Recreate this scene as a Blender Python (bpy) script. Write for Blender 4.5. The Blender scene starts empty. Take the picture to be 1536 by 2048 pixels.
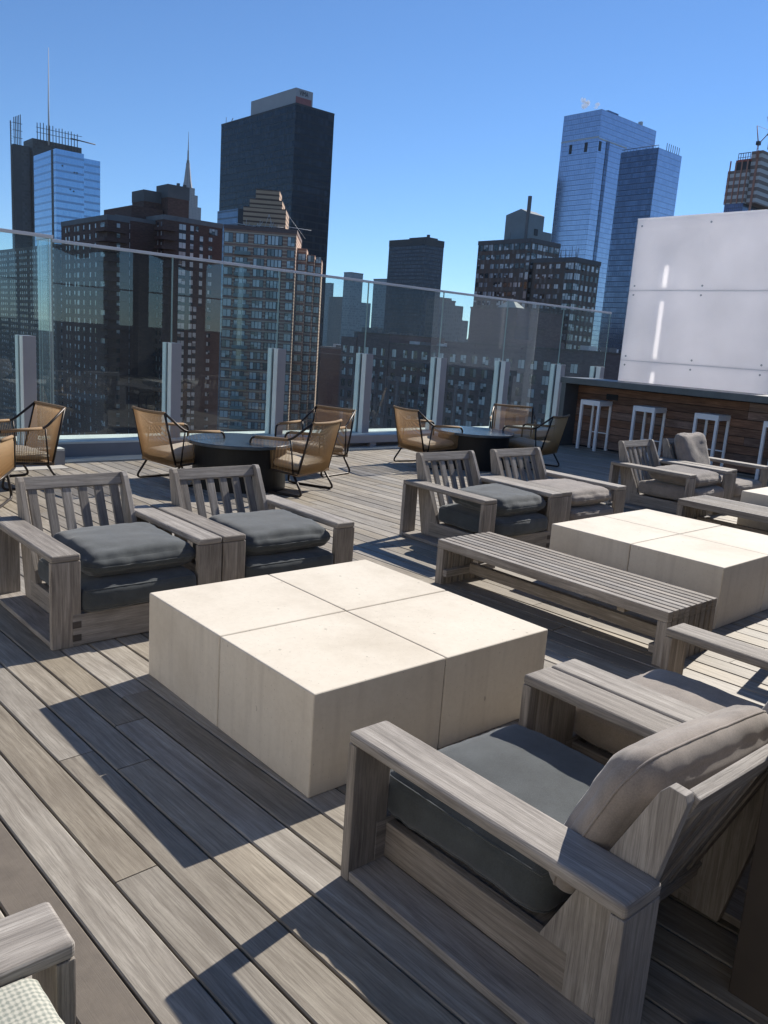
import bpy, bmesh, math, random
from mathutils import Vector, Matrix, noise
R = math.radians
rnd = random.Random(7)
scene = bpy.context.scene
col = scene.collection

# ------------------------------------------------------------------ helpers
class MB:
    """collects faces with uv (metres), a per-face tint and a material slot"""
    def __init__(s):
        s.v = []; s.f = []; s.uv = []; s.t = []; s.m = []; s.sm = []
    def add(s, verts, faces, uvs, tint=None, mat=0, smooth=False, M=None):
        b = len(s.v)
        for p in verts:
            p = Vector(p)
            s.v.append(tuple(M @ p) if M else tuple(p))
        if tint is None: tint = rnd.random()
        for f, u in zip(faces, uvs):
            s.f.append([b + i for i in f]); s.uv.append(u); s.t.append(tint); s.m.append(mat); s.sm.append(smooth)
        return s
    def bmadd(s, bm, grain=0, tint=None, mat=0, smooth=False, M=None):
        off = (rnd.random() * 9, rnd.random() * 9)
        bm.verts.index_update(); bm.normal_update()
        V = [v.co.copy() for v in bm.verts]; F = []; U = []
        for f in bm.faces:
            n = [abs(c) for c in f.normal]; k = n.index(max(n))
            ax = [a for a in (0, 1, 2) if a != k]
            if grain in ax: ax = [grain] + [a for a in ax if a != grain]
            F.append([v.index for v in f.verts])
            U.append([(v.co[ax[0]] + off[0], v.co[ax[1]] + off[1]) for v in f.verts])
        bm.free()
        return s.add(V, F, U, tint, mat, smooth, M)
    def box(s, x0, x1, y0, y1, z0, z1, grain=0, bev=0.0, tint=None, mat=0, M=None, seg=2):
        bm = bmesh.new(); bmesh.ops.create_cube(bm, size=1)
        for v in bm.verts:
            v.co = Vector(((x0 + x1) / 2 + v.co.x * (x1 - x0), (y0 + y1) / 2 + v.co.y * (y1 - y0), (z0 + z1) / 2 + v.co.z * (z1 - z0)))
        if bev: bmesh.ops.bevel(bm, geom=bm.edges[:], offset=bev, segments=seg, affect='EDGES', profile=0.6)
        return s.bmadd(bm, grain, tint, mat, False, M)
    def prism(s, poly, axis, a0, a1, grain=0, bev=0.0, tint=None, mat=0, M=None):
        """poly: 2D outline in the two other axes, extruded along axis from a0 to a1"""
        bm = bmesh.new()
        def P(p, a):
            c = list(p); c.insert(axis, a); return Vector(c)
        A = [bm.verts.new(P(p, a0)) for p in poly]; B = [bm.verts.new(P(p, a1)) for p in poly]
        bm.faces.new(A); bm.faces.new(B[::-1])
        n = len(poly)
        for i in range(n): bm.faces.new([A[i], B[i], B[(i + 1) % n], A[(i + 1) % n]])
        bmesh.ops.recalc_face_normals(bm, faces=bm.faces[:])
        if bev: bmesh.ops.bevel(bm, geom=bm.edges[:], offset=bev, segments=2, affect='EDGES', profile=0.6)
        return s.bmadd(bm, grain, tint, mat, False, M)
    def tube(s, pts, r, n=8, tint=None, mat=0, closed=False, M=None, r1=None):
        pts = [Vector(p) for p in pts]; N = len(pts); V = []; F = []; U = []
        up = None
        for i, p in enumerate(pts):
            if closed: t = (pts[(i + 1) % N] - pts[i - 1]).normalized()
            else: t = (pts[min(i + 1, N - 1)] - pts[max(i - 1, 0)]).normalized()
            if up is None:
                up = Vector((0, 0, 1)) if abs(t.z) < .9 else Vector((1, 0, 0))
            a = t.cross(up).normalized(); up = a.cross(t).normalized()
            rr = r if r1 is None else r + (r1 - r) * i / (N - 1)
            for k in range(n):
                th = 2 * math.pi * k / n
                V.append(p + rr * (math.cos(th) * a + math.sin(th) * up))
        for i in range(N if closed else N - 1):
            j = (i + 1) % N
            for k in range(n):
                k2 = (k + 1) % n
                F.append([i * n + k, i * n + k2, j * n + k2, j * n + k]); U.append([(i * .05, k / n)] * 4)
        if not closed:
            F.append(list(range(n))[::-1]); U.append([(0, 0)] * n)
            F.append([(N - 1) * n + k for k in range(n)]); U.append([(0, 0)] * n)
        return s.add(V, F, U, tint, mat, True, M)
    def walls(s, x0, x1, y0, y1, z0, z1, tint=.5, mat=0, top=None, M=None):
        """building block: wall faces get UV in metres with v = height below the roof"""
        V = [(x0, y0, z0), (x1, y0, z0), (x1, y1, z0), (x0, y1, z0), (x0, y0, z1), (x1, y0, z1), (x1, y1, z1), (x0, y1, z1)]
        H = z1 - z0; a = x1 - x0; b = y1 - y0
        F = [[0, 1, 5, 4], [1, 2, 6, 5], [2, 3, 7, 6], [3, 0, 4, 7]]
        U = [[(0, 0), (a, 0), (a, H), (0, H)], [(0, 0), (b, 0), (b, H), (0, H)], [(0, 0), (a, 0), (a, H), (0, H)], [(0, 0), (b, 0), (b, H), (0, H)]]
        U = [[(u, v - H + 3000) for u, v in q] for q in U]
        s.add(V, F, U, tint, mat, False, M)
        s.add(V, [[4, 5, 6, 7], [3, 2, 1, 0]], [[(.01, 3000.01)] * 4] * 2, tint, mat if top is None else top, False, M)
        return s
    def build(s, name, mat, parent=None, loc=None):
        me = bpy.data.meshes.new(name)
        me.from_pydata(s.v, [], s.f)
        ul = me.uv_layers.new(name='UVMap'); k = 0
        flat = []
        for f, u in zip(s.f, s.uv):
            for q in u: flat += [q[0], q[1]]
        ul.data.foreach_set('uv', flat)
        at = me.attributes.new('tint', 'FLOAT', 'FACE'); at.data.foreach_set('value', s.t)
        me.polygons.foreach_set('material_index', s.m)
        me.polygons.foreach_set('use_smooth', s.sm)
        for m in (mat if isinstance(mat, (list, tuple)) else [mat]): me.materials.append(m)
        me.update()
        o = bpy.data.objects.new(name, me); col.objects.link(o)
        if parent: o.parent = parent
        if loc: o.location = loc
        return o

def tag(o, label=None, cat=None, group=None, kind=None):
    if label: o['label'] = label
    if cat: o['category'] = cat
    if group: o['group'] = group
    if kind: o['kind'] = kind
    return o
def thing(name, label, cat, loc=(0, 0, 0), rz=0, group=None):
    o = bpy.data.objects.new(name, None); col.objects.link(o)
    o.location = loc; o.rotation_euler = (0, 0, rz); o.empty_display_size = .2
    return tag(o, label, cat, group)
def copy_tree(o, parent=None):
    c = o.copy(); col.objects.link(c)
    if parent: c.parent = parent
    for ch in [x for x in o.children]: copy_tree(ch, c)
    return c

# ------------------------------------------------------------------ materials
def newmat(name):
    m = bpy.data.materials.new(name); m.use_nodes = True
    nt = m.node_tree; b = nt.nodes['Principled BSDF']
    return m, nt, b
class NT:
    def __init__(s, nt): s.nt = nt
    def n(s, t, **kw):
        x = s.nt.nodes.new(t)
        for k, v in kw.items():
            if k.startswith('i_'):
                key = k[2:]
                x.inputs[int(key) if key.isdigit() else key.replace('_', ' ')].default_value = v
            else: setattr(x, k, v)
        return x
    def l(s, a, b): s.nt.links.new(a, b)
    def val(s, x, inp):
        if isinstance(x, (int, float)): inp.default_value = x
        elif isinstance(x, tuple): inp.default_value = x if len(x) == len(inp.default_value) else (*x, 1)
        else: s.l(x, inp)
    def math(s, op, a, b=None, c=None):
        x = s.n('ShaderNodeMath', operation=op)
        for i, q in enumerate((a, b, c)):
            if q is not None: s.val(q, x.inputs[i])
        return x.outputs[0]
    def mix(s, f, a, b, blend='MIX'):
        x = s.n('ShaderNodeMix', data_type='RGBA', blend_type=blend)
        s.val(f, x.inputs[0]); s.val(a, x.inputs[6]); s.val(b, x.inputs[7])
        return x.outputs[2]
    def ramp(s, f, stops):
        x = s.n('ShaderNodeValToRGB'); s.val(f, x.inputs[0])
        e = x.color_ramp.elements
        while len(e) > 1: e.remove(e[0])
        for i, (p, c) in enumerate(stops):
            q = e[0] if i == 0 else e.new(p)
            q.position = p; q.color = (*c, 1) if len(c) == 3 else c
        return x.outputs[0]
    def noise(s, vec, scale, detail=4, rough=.6, dist=0):
        x = s.n('ShaderNodeTexNoise'); s.l(vec, x.inputs['Vector'])
        x.inputs['Scale'].default_value = scale; x.inputs['Detail'].default_value = detail
        x.inputs['Roughness'].default_value = rough; x.inputs['Distortion'].default_value = dist
        return x.outputs[0]
    def scalev(s, vec, sc, loc=(0, 0, 0)):
        x = s.n('ShaderNodeMapping'); s.l(vec, x.inputs[0]); x.inputs['Scale'].default_value = sc; x.inputs['Location'].default_value = loc
        return x.outputs[0]
    def uv(s): return s.n('ShaderNodeTexCoord').outputs['UV']
    def obj(s): return s.n('ShaderNodeTexCoord').outputs['Object']
    def geo(s): return s.n('ShaderNodeNewGeometry').outputs['Position']
    def tint(s): return s.n('ShaderNodeAttribute', attribute_name='tint').outputs['Fac']
    def bump(s, h, strength, dist=.01):
        x = s.n('ShaderNodeBump'); s.l(h, x.inputs['Height']); x.inputs['Strength'].default_value = strength; x.inputs['Distance'].default_value = dist
        return x.outputs[0]

def wood(name, dark, mid, light, rough=.75, brown=None, bump=.35, fine=70, spread=.5, spec=.3, fibre=.5):
    m, nt, b = newmat(name); g = NT(nt)
    uv = g.uv(); t = g.tint()
    wob = g.n('ShaderNodeVectorMath', operation='ADD'); g.l(uv, wob.inputs[0])
    wv = g.n('ShaderNodeCombineXYZ'); g.l(g.math('MULTIPLY', g.math('SUBTRACT', g.noise(g.scalev(uv, (2.2, 5, 1)), 1, 3, .6), .5), .022), wv.inputs[1]); g.l(wv.outputs[0], wob.inputs[1])
    uw = wob.outputs[0]
    st = g.noise(g.scalev(uw, (2.6, fine, 1)), 1, 6, .72)
    fib = g.noise(g.scalev(uw, (5, fine * 3.2, 1)), 1, 4, .7)
    fib = g.ramp(fib, [(.42, (0, 0, 0)), (.50, (1, 1, 1)), (.56, (1, 1, 1)), (.64, (.55, .55, .55))])
    cath = g.noise(g.scalev(uw, (.9, 11, 1)), 1.4, 5, .62, 2.0)
    blot = g.noise(g.geo(), 3.1, 5, .65)
    a = g.math('ADD', g.math('MULTIPLY', st, .5), g.math('MULTIPLY', cath, .5))
    c = g.ramp(a, [(.33, dark), (.49, mid), (.64, light)])
    c = g.mix(g.math('MULTIPLY', g.math('SUBTRACT', 1, fib), fibre), c, dark)
    # knots
    vo = g.n('ShaderNodeTexVoronoi', feature='F1'); g.l(g.scalev(uw, (1.1, 4.2, 1)), vo.inputs[0]); vo.inputs['Scale'].default_value = 1.0
    kn = g.ramp(vo.outputs['Distance'], [(.025, (1, 1, 1)), (.07, (0, 0, 0))])
    c = g.mix(g.math('MULTIPLY', kn, .45), c, tuple(x * .6 for x in dark))
    # board to board: lighter or darker, tanner or greyer
    tv = g.math('ADD', g.math('MULTIPLY', g.math('FRACT', t), spread), 1 - spread * .5)
    h = g.n('ShaderNodeHueSaturation'); g.l(c, h.inputs['Color']); g.l(tv, h.inputs['Value'])
    g.l(g.math('ADD', .74, g.math('MULTIPLY', g.math('FRACT', g.math('MULTIPLY', t, 7.31)), .46)), h.inputs['Saturation'])
    c2 = g.mix(g.math('MULTIPLY', g.math('MAXIMUM', g.math('SUBTRACT', blot, .47), 0), 1.5), h.outputs[0], dark)
    c2 = g.mix(g.math('MULTIPLY', g.math('MAXIMUM', g.math('SUBTRACT', .42, blot), 0), 1.6), c2, light)
    if brown:
        k = g.math('GREATER_THAN', t, 1.2)
        bn = g.ramp(g.noise(g.geo(), 9, 6, .7), [(.3, tuple(x * .8 for x in brown)), (.7, tuple(x * 1.15 for x in brown))])
        c2 = g.mix(k, c2, bn)
    g.l(c2, b.inputs['Base Color']); b.inputs['Roughness'].default_value = rough
    b.inputs['Specular IOR Level'].default_value = spec
    g.l(g.bump(g.math('ADD', st, g.math('MULTIPLY', fib, .4)), bump, .002), b.inputs['Normal'])
    return m
def plain(name, c, rough=.6, metal=0, spec=.5, var=.12, scale=6, bump=0):
    m, nt, b = newmat(name); g = NT(nt)
    nz = g.noise(g.obj(), scale, 5, .65)
    cc = g.ramp(nz, [(.25, tuple(x * (1 - var) for x in c)), (.75, tuple(min(1, x * (1 + var)) for x in c))])
    g.l(cc, b.inputs['Base Color'])
    b.inputs['Roughness'].default_value = rough; b.inputs['Metallic'].default_value = metal; b.inputs['Specular IOR Level'].default_value = spec
    if bump: g.l(g.bump(nz, bump, .003), b.inputs['Normal'])
    return m

M = {}
M['deck'] = wood('deck_wood', (.145, .12, .09), (.27, .236, .187), (.385, .345, .28), brown=(.138, .115, .09), bump=.2, spread=.42, fine=48, rough=.62, spec=.45)
M['teak'] = wood('weathered_teak', (.13, .114, .10), (.275, .246, .216), (.40, .365, .325), bump=.35, fine=70, spread=.35)
M['planks'] = wood('bar_planks', (.085, .05, .036), (.21, .125, .088), (.33, .205, .145), bump=.3, spread=.7)
M['endgrain'] = wood('end_grain', (.05, .042, .036), (.085, .072, .062), (.12, .10, .085), spread=.2)
M['under'] = plain('deck_underside', (.02, .018, .016), .9)
M['steel'] = plain('dark_bronze_tube', (.035, .028, .024), .45, .6)
M['white_metal'] = plain('white_powder_coat', (.84, .84, .83), .4, 0, .4, .05)
M['alu'] = plain('grey_aluminium', (.36, .365, .39), .5, .25, .5, .06, 3)
M['alu_skylit'] = plain('skylit_aluminium', (.78, .82, .78), .4, .0, .5, .06, 3)  # same metal as the posts, with sky reflection put into the colour
M['rail'] = plain('rail_aluminium', (.64, .66, .70), .4, .1, .5, .05)
M['counter'] = plain('dark_counter', (.10, .11, .115), .35, 0, .5, .2, 4)
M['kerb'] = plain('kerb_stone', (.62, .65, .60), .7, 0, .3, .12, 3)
M['kerb_shade'] = plain('kerb_front_shade', (.20, .215, .24), .6, 0, .4, .1, 3)  # shade on the kerb front put into the colour
M['pale'] = plain('pale_paving', (.42, .40, .36), .8, 0, .3, .15, 4)
M['black'] = plain('black_metal_table', (.010, .011, .012), .5, 0, .25, .3, 5)
M['darkslot'] = plain('dark_slot', (.012, .013, .015), .7)
M['bronze'] = plain('bronze_column', (.075, .062, .052), .6, .2, .4, .2, 3)
M['steelring'] = plain('brushed_steel', (.35, .36, .38), .35, .8)
M['lens'] = plain('lamp_glass', (.25, .27, .29), .15, 0, .6)
M['bounce_render'] = plain('bounce_render', (.60, .56, .50), .85, 0, .3, .06, 1)
M['city'] = plain('city_ground', (.05, .05, .052), .9, 0, .3, .3, .05)
M['roofgrey'] = plain('roof_grey', (.16, .16, .165), .9, 0, .3, .2, .3)
M['antenna'] = plain('antenna_white', (.55, .55, .56), .6)
M['darkmetal'] = plain('dark_steel', (.04, .042, .05), .6, .3)
M['redsteel'] = plain('red_orange_netting', (.45, .10, .06), .8)

def fabric(name, c, rough=.95, weave=420, plaid=None):
    m, nt, b = newmat(name); g = NT(nt)
    uv = g.uv(); ob = g.obj()
    n1 = g.noise(ob, 7, 5, .7); n2 = g.noise(ob, 230, 3, .7)
    wv = g.n('ShaderNodeTexWave', wave_type='BANDS', bands_direction='X'); g.l(ob, wv.inputs[0]); wv.inputs['Scale'].default_value = weave / 4; wv.inputs['Distortion'].default_value = 3; wv.inputs['Detail'].default_value = 3
    mixv = g.math('ADD', g.math('MULTIPLY', n1, .6), g.math('MULTIPLY', n2, .4))
    c1 = g.ramp(mixv, [(.32, tuple(x * .68 for x in c)), (.68, tuple(x * 1.32 for x in c))])
    if plaid:
        w2 = g.n('ShaderNodeTexWave', wave_type='BANDS', bands_direction='X'); g.l(ob, w2.inputs[0]); w2.inputs['Scale'].default_value = 27; w2.inputs['Distortion'].default_value = 2.5; w2.inputs['Detail Scale'].default_value = 3
        w3 = g.n('ShaderNodeTexWave', wave_type='BANDS', bands_direction='Y'); g.l(ob, w3.inputs[0]); w3.inputs['Scale'].default_value = 31; w3.inputs['Distortion'].default_value = 2.5; w3.inputs['Detail Scale'].default_value = 3
        s = g.math('ADD', g.math('MULTIPLY', w2.outputs['Fac'], .5), g.math('MULTIPLY', w3.outputs['Fac'], .5))
        s = g.math('ADD', g.math('MULTIPLY', s, .7), g.math('MULTIPLY', n2, .35))
        c1 = g.ramp(s, [(.3, plaid), (.5, tuple((x + y) / 2 for x, y in zip(c, plaid))), (.72, c)])
    g.l(c1, b.inputs['Base Color']); b.inputs['Roughness'].default_value = rough
    b.inputs['Specular IOR Level'].default_value = .15
    b.inputs['Sheen Weight'].default_value = .25; b.inputs['Sheen Roughness'].default_value = .5
    hh = g.math('ADD', wv.outputs['Fac'], g.math('MULTIPLY', n2, .8))
    g.l(g.bump(hh, .25, .001), b.inputs['Normal'])
    return m
M['slate'] = fabric('slate_fabric', (.062, .070, .074))
M['taupe'] = fabric('taupe_fabric', (.255, .222, .195))
M['greige'] = fabric('grey_taupe_fabric', (.20, .175, .155))
M['plaid'] = fabric('plaid_fabric', (.47, .46, .39), plaid=(.24, .255, .22))
M['sand'] = fabric('sand_fabric', (.36, .30, .215))

def concrete():
    m, nt, b = newmat('cream_concrete'); g = NT(nt)
    p = g.obj()
    n1 = g.noise(p, 2.2, 6, .65); n2 = g.noise(p, 40, 4, .7); n3 = g.noise(g.scalev(p, (9, 9, .7)), 1.6, 4, .6)
    base = g.ramp(n1, [(.28, (.55, .49, .40)), (.5, (.65, .59, .495)), (.75, (.69, .635, .54))])
    base = g.mix(g.math('MULTIPLY', g.math('SUBTRACT', n2, .42), .7), base, (.46, .41, .33))
    # rain streaks on the sides and small chips
    nrm = g.n('ShaderNodeNewGeometry').outputs['Normal']; sp = g.n('ShaderNodeSeparateXYZ'); g.l(nrm, sp.inputs[0])
    side = g.math('SUBTRACT', 1, g.math('ABSOLUTE', sp.outputs[2]))
    st = g.ramp(n3, [(.50, (0, 0, 0)), (.72, (1, 1, 1))])
    base = g.mix(g.math('MULTIPLY', g.math('MULTIPLY', st, side), .28), base, (.40, .35, .29))
    vor = g.n('ShaderNodeTexVoronoi', feature='F1'); g.l(g.scalev(p, (1, 1, .5)), vor.inputs[0]); vor.inputs['Scale'].default_value = 11
    ch = g.math('LESS_THAN', vor.outputs['Distance'], g.math('MULTIPLY', g.noise(p, 60, 3, .6), .14))
    k = g.noise(p, 5, 2, .5)
    ch = g.math('MULTIPLY', ch, g.math('GREATER_THAN', k, .5))
    base = g.mix(g.math('MULTIPLY', ch, .55), base, (.22, .19, .15))
    # darker band with a noisy edge along the foot, and pits
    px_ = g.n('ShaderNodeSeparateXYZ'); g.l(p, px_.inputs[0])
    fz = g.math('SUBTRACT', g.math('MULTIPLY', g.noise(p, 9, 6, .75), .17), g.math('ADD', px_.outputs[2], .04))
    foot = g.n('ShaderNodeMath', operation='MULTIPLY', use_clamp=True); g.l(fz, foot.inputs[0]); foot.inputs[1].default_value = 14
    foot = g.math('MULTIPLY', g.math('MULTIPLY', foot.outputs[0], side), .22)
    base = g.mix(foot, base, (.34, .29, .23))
    pit = g.noise(p, 95, 2, .5); pit = g.math('GREATER_THAN', pit, .70)
    base = g.mix(g.math('MULTIPLY', pit, .5), base, (.30, .26, .20))
    g.l(base, b.inputs['Base Color']); b.inputs['Roughness'].default_value = .8; b.inputs['Specular IOR Level'].default_value = .3
    g.l(g.bump(g.math('ADD', n2, n1), .12, .004), b.inputs['Normal'])
    return m
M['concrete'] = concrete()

def glass():
    m, nt, b = newmat('railing_glass'); g = NT(nt); nt.nodes.remove(b)
    out = nt.nodes['Material Output']
    tr = g.n('ShaderNodeBsdfTransparent'); tr.inputs[0].default_value = (.90, .952, .942, 1)
    gl = g.n('ShaderNodeBsdfGlossy'); gl.inputs['Roughness'].default_value = .0; gl.inputs[0].default_value = (.80, .93, 1, 1)
    fr = g.n('ShaderNodeFresnel'); fr.inputs[0].default_value = 1.52
    bf = g.n('ShaderNodeNewGeometry').outputs['Backfacing']
    f = g.math('MULTIPLY', g.math('MULTIPLY', fr.outputs[0], 2.0), g.math('SUBTRACT', 1, bf))
    f = g.math('MINIMUM', f, 1)
    mx = g.n('ShaderNodeMixShader'); g.l(f, mx.inputs[0]); g.l(tr.outputs[0], mx.inputs[1]); g.l(gl.outputs[0], mx.inputs[2])
    df = g.n('ShaderNodeBsdfDiffuse'); df.inputs[0].default_value = (.8, .82, .85, 1)
    tl_ = g.n('ShaderNodeBsdfTranslucent'); tl_.inputs[0].default_value = (.8, .82, .85, 1)
    du = g.n('ShaderNodeMixShader', i_0=.5); g.l(df.outputs[0], du.inputs[1]); g.l(tl_.outputs[0], du.inputs[2])
    dn = g.noise(g.scalev(g.obj(), (1, 1, .35)), 1.7, 6, .7)
    mx2 = g.n('ShaderNodeMixShader'); g.l(g.math('MULTIPLY', g.math('SUBTRACT', dn, .25), .055), mx2.inputs[0]); g.l(mx.outputs[0], mx2.inputs[1]); g.l(du.outputs[0], mx2.inputs[2])
    g.l(mx2.outputs[0], out.inputs['Surface'])
    return m
M['glass'] = glass()
M['glassedge'] = plain('glass_edge', (.33, .42, .40), .3, 0, .5, .1)

def translucent(name, c, fac, rough=.3):
    m, nt, b = newmat(name); g = NT(nt)
    out = nt.nodes['Material Output']
    nz = g.noise(g.obj(), 1.5, 3, .5)
    cc = g.ramp(nz, [(.3, tuple(x * .96 for x in c)), (.7, tuple(min(1, x * 1.03) for x in c))])
    g.l(cc, b.inputs['Base Color']); b.inputs['Roughness'].default_value = rough
    ts = g.n('ShaderNodeBsdfTranslucent'); g.l(cc, ts.inputs[0])
    mx = g.n('ShaderNodeMixShader', i_0=fac); g.l(b.outputs[0], mx.inputs[1]); g.l(ts.outputs[0], mx.inputs[2])
    g.l(mx.outputs[0], out.inputs['Surface'])
    return m
M['acrylic'] = translucent('frosted_acrylic', (.90, .89, .90), .54)
M['backing'] = translucent('screen_backing', (.95, .94, .95), .84, .6)
M['added_strip'] = translucent('added_strip_diffuser', (.97, .96, .97), .88, .6)
M['cord'] = translucent('tan_cord', (.58, .40, .215), .32, .7)
M['rope'] = plain('tan_rope_wrap', (.25, .165, .092), .8, 0, .3, .15, 60, .5)

def facade(name, fh, ww, wall, gd, gl_, ub=.1, vb=.25, metal=0., wrough=.8, grough=.12, power=2., vshift=0., group=1, spec=.5, stripes=None, wmetal=0.):
    """curtain wall: fh floor height, ww bay width, wall colour, dark and light glass colours, ub / vb share of wall in a bay"""
    m, nt, b = newmat(name); g = NT(nt)
    sp = g.n('ShaderNodeSeparateXYZ'); g.l(g.uv(), sp.inputs[0])
    u = g.math('DIVIDE', sp.outputs[0], ww); v = g.math('ADD', g.math('DIVIDE', sp.outputs[1], fh), vshift)
    fu = g.math('FRACT', u); fv = g.math('FRACT', v)
    mk = g.math('MULTIPLY', g.math('GREATER_THAN', fu, ub), g.math('GREATER_THAN', fv, vb))
    cv = g.n('ShaderNodeCombineXYZ'); g.l(g.math('FLOOR', u), cv.inputs[0]); g.l(g.math('FLOOR', v), cv.inputs[1])
    wn = g.n('ShaderNodeTexWhiteNoise', noise_dimensions='3D'); g.l(cv.outputs[0], wn.inputs[0])
    big = g.noise(g.scalev(g.uv(), (.02, .02, 1)), 1.5, 3, .6)
    r = g.math('POWER', wn.outputs[0], power)
    r = g.math('MULTIPLY', r, g.math('ADD', .5, big))
    gc = g.mix(r, gd, gl_)
    wc = g.mix(g.math('MULTIPLY', g.math('SUBTRACT', big, .3), .7), wall, tuple(x * .6 for x in wall))
    fin = g.mix(mk, wc, gc)
    if stripes: fin = g.mix(g.math('LESS_THAN', g.math('FRACT', g.math('DIVIDE', sp.outputs[1], stripes[0])), stripes[2]), fin, stripes[1])
    g.l(fin, b.inputs['Base Color'])
    g.l(g.math('ADD', wmetal, g.math('MULTIPLY', mk, metal - wmetal)), b.inputs['Metallic'])
    g.l(g.math('ADD', wrough, g.math('MULTIPLY', mk, grough - wrough)), b.inputs['Roughness'])
    b.inputs['Specular IOR Level'].default_value = spec
    # each pane sits slightly out of true, so reflections break up
    tilt = g.n('ShaderNodeBump'); g.l(wn.outputs[0], tilt.inputs['Height']); tilt.inputs['Strength'].default_value = .06
    return m
def pane(name='window_pane', stops=None):
    """window glass of the nearer buildings: dark glass, a pale blind, or sky reflection painted into bay glass"""
    m, nt, b = newmat(name); g = NT(nt)
    oi = g.n('ShaderNodeObjectInfo'); r = g.math('FRACT', g.math('ADD', oi.outputs['Random'], g.tint()))
    c = g.ramp(r, stops or [(0, (.012, .014, .018)), (.34, (.03, .036, .045)), (.36, (.14, .15, .165)), (.6, (.30, .31, .33)), (.8, (.46, .47, .48)), (1, (.58, .58, .57))])
    g.l(c, b.inputs['Base Color']); b.inputs['Roughness'].default_value = .12; b.inputs['Specular IOR Level'].default_value = .7
    return m
M['pane'] = pane()
M['pane_white'] = pane('blind_pane', [(0, (.05, .06, .07)), (.12, (.08, .09, .1)), (.15, (.38, .39, .40)), (.6, (.52, .53, .54)), (1, (.64, .64, .63))])
M['pane_bay'] = pane('bay_sky_pane', [(0, (.05, .06, .065)), (.22, (.12, .14, .15)), (.25, (.25, .285, .30)), (.6, (.36, .40, .41)), (1, (.52, .55, .55))])  # paler ramp: sky reflection painted into the bay glass
M['frame'] = plain('window_frame', (.03, .032, .038), .6)
M['brown_brick'] = facade('brown_brick', .3, .9, (.095, .052, .042), (.08, .043, .035), (.115, .063, .05), .03, .12, 0, .9, .85, 1)
M['plum_brick'] = facade('plum_brick', .35, 1.1, (.145, .10, .095), (.125, .085, .08), (.17, .118, .11), .03, .12, 0, .9, .85, 1)
M['dark_brick'] = facade('dark_brick', .35, 1.1, (.125, .078, .07), (.11, .07, .062), (.15, .095, .082), .03, .12, 0, .9, .85, 1)
M['umber_brick'] = facade('umber_brick', 2.93, 1.8, (.125, .095, .08), (.085, .07, .062), (.16, .135, .12), .5, .45, 0, .9, .6, 2)
M['stripe_brick'] = facade('striped_brick', .4, 1., (.42, .29, .20), (.44, .30, .205), (.48, .33, .23), .02, .1, 0, .9, .9, 1, stripes=(1.35, (.12, .078, .062), .36))
M['band_brick'] = facade('banded_brick', .4, 1., (.30, .17, .125), (.28, .16, .12), (.34, .20, .15), .02, .1, 0, .9, .9, 1, stripes=(1.0, (.50, .37, .27), .38))
M['board'] = plain('pale_billboard', (.36, .35, .37), .8, 0, .3, .06, .2)
M['signred'] = plain('faded_red_band', (.30, .12, .12), .8, 0, .3, .15, .4)
M['balcony_glass'] = plain('balcony_panel', (.16, .20, .20), .3, 0, .5, .2, .3)
M['f_reflection_slab'] = facade('reflection_slab_facade', 3.2, 2.4, (.09, .095, .12), (.05, .06, .08), (.12, .13, .16), .4, .4, 0, .8, .4, 1.5)
M['penthouse'] = plain('penthouse_panel', (.115, .115, .12), .85, 0, .3, .12, .2)

# ------------------------------------------------------------------ sky, sun, camera
SUN_AZ, SUN_EL = 10.8, 36.0           # azimuth from +X towards +Y
w = bpy.data.worlds.new('World'); scene.world = w; w.use_nodes = True
wn = w.node_tree; bg = wn.nodes['Background']
sky = wn.nodes.new('ShaderNodeTexSky'); sky.sky_type = 'NISHITA'; sky.sun_disc = False
sky.sun_elevation = R(SUN_EL); sky.sun_rotation = R(90 - SUN_AZ)
sky.altitude = 200; sky.air_density = .85; sky.dust_density = 0; sky.ozone_density = 4.0
hm = wn.nodes.new('ShaderNodeMix'); hm.data_type = 'RGBA'; hm.blend_type = 'MULTIPLY'; hm.inputs[0].default_value = 1
hm.inputs[7].default_value = (.76, .96, 1.14, 1)
wn.links.new(sky.outputs[0], hm.inputs[6]); wn.links.new(hm.outputs[2], bg.inputs['Color']); bg.inputs['Strength'].default_value = .076
sd = bpy.data.lights.new('sun', 'SUN'); sd.energy = 4.75; sd.angle = R(.53); sd.color = (1, .94, .85)
so = bpy.data.objects.new('sun', sd); col.objects.link(so)
d = Vector((math.cos(R(SUN_AZ)) * math.cos(R(SUN_EL)), math.sin(R(SUN_AZ)) * math.cos(R(SUN_EL)), math.sin(R(SUN_EL))))
so.rotation_euler = d.to_track_quat('Z', 'Y').to_euler(); so.location = d * 60

cd = bpy.data.cameras.new('camera'); cam = bpy.data.objects.new('camera', cd); col.objects.link(cam); scene.camera = cam
yaw, pitch, roll = .846, .2057, .0705
fw = Vector((math.cos(yaw) * math.cos(pitch), math.sin(yaw) * math.cos(pitch), -math.sin(pitch)))
r0 = Vector((math.sin(yaw), -math.cos(yaw), 0)); u0 = r0.cross(fw)
rr = math.cos(roll) * r0 + math.sin(roll) * u0; uu = -math.sin(roll) * r0 + math.cos(roll) * u0
mt = Matrix((rr, uu, -fw)).transposed().to_4x4(); mt.translation = Vector((-1.6436, -2.1594, 1.65))
cam.matrix_world = mt
cd.sensor_fit = 'VERTICAL'; cd.sensor_height = 24; cd.lens = 24 * 1639.7 / 2048
cd.clip_start = .05; cd.clip_end = 20000
scene.view_settings.view_transform = 'Standard'; scene.view_settings.look = 'None'
scene.view_settings.exposure = .66; scene.view_settings.gamma = 1
scene.render.engine = 'CYCLES'
scene.cycles.max_bounces = 8; scene.cycles.transparent_max_bounces = 24
scene.cycles.sample_clamp_indirect = 4

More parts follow.
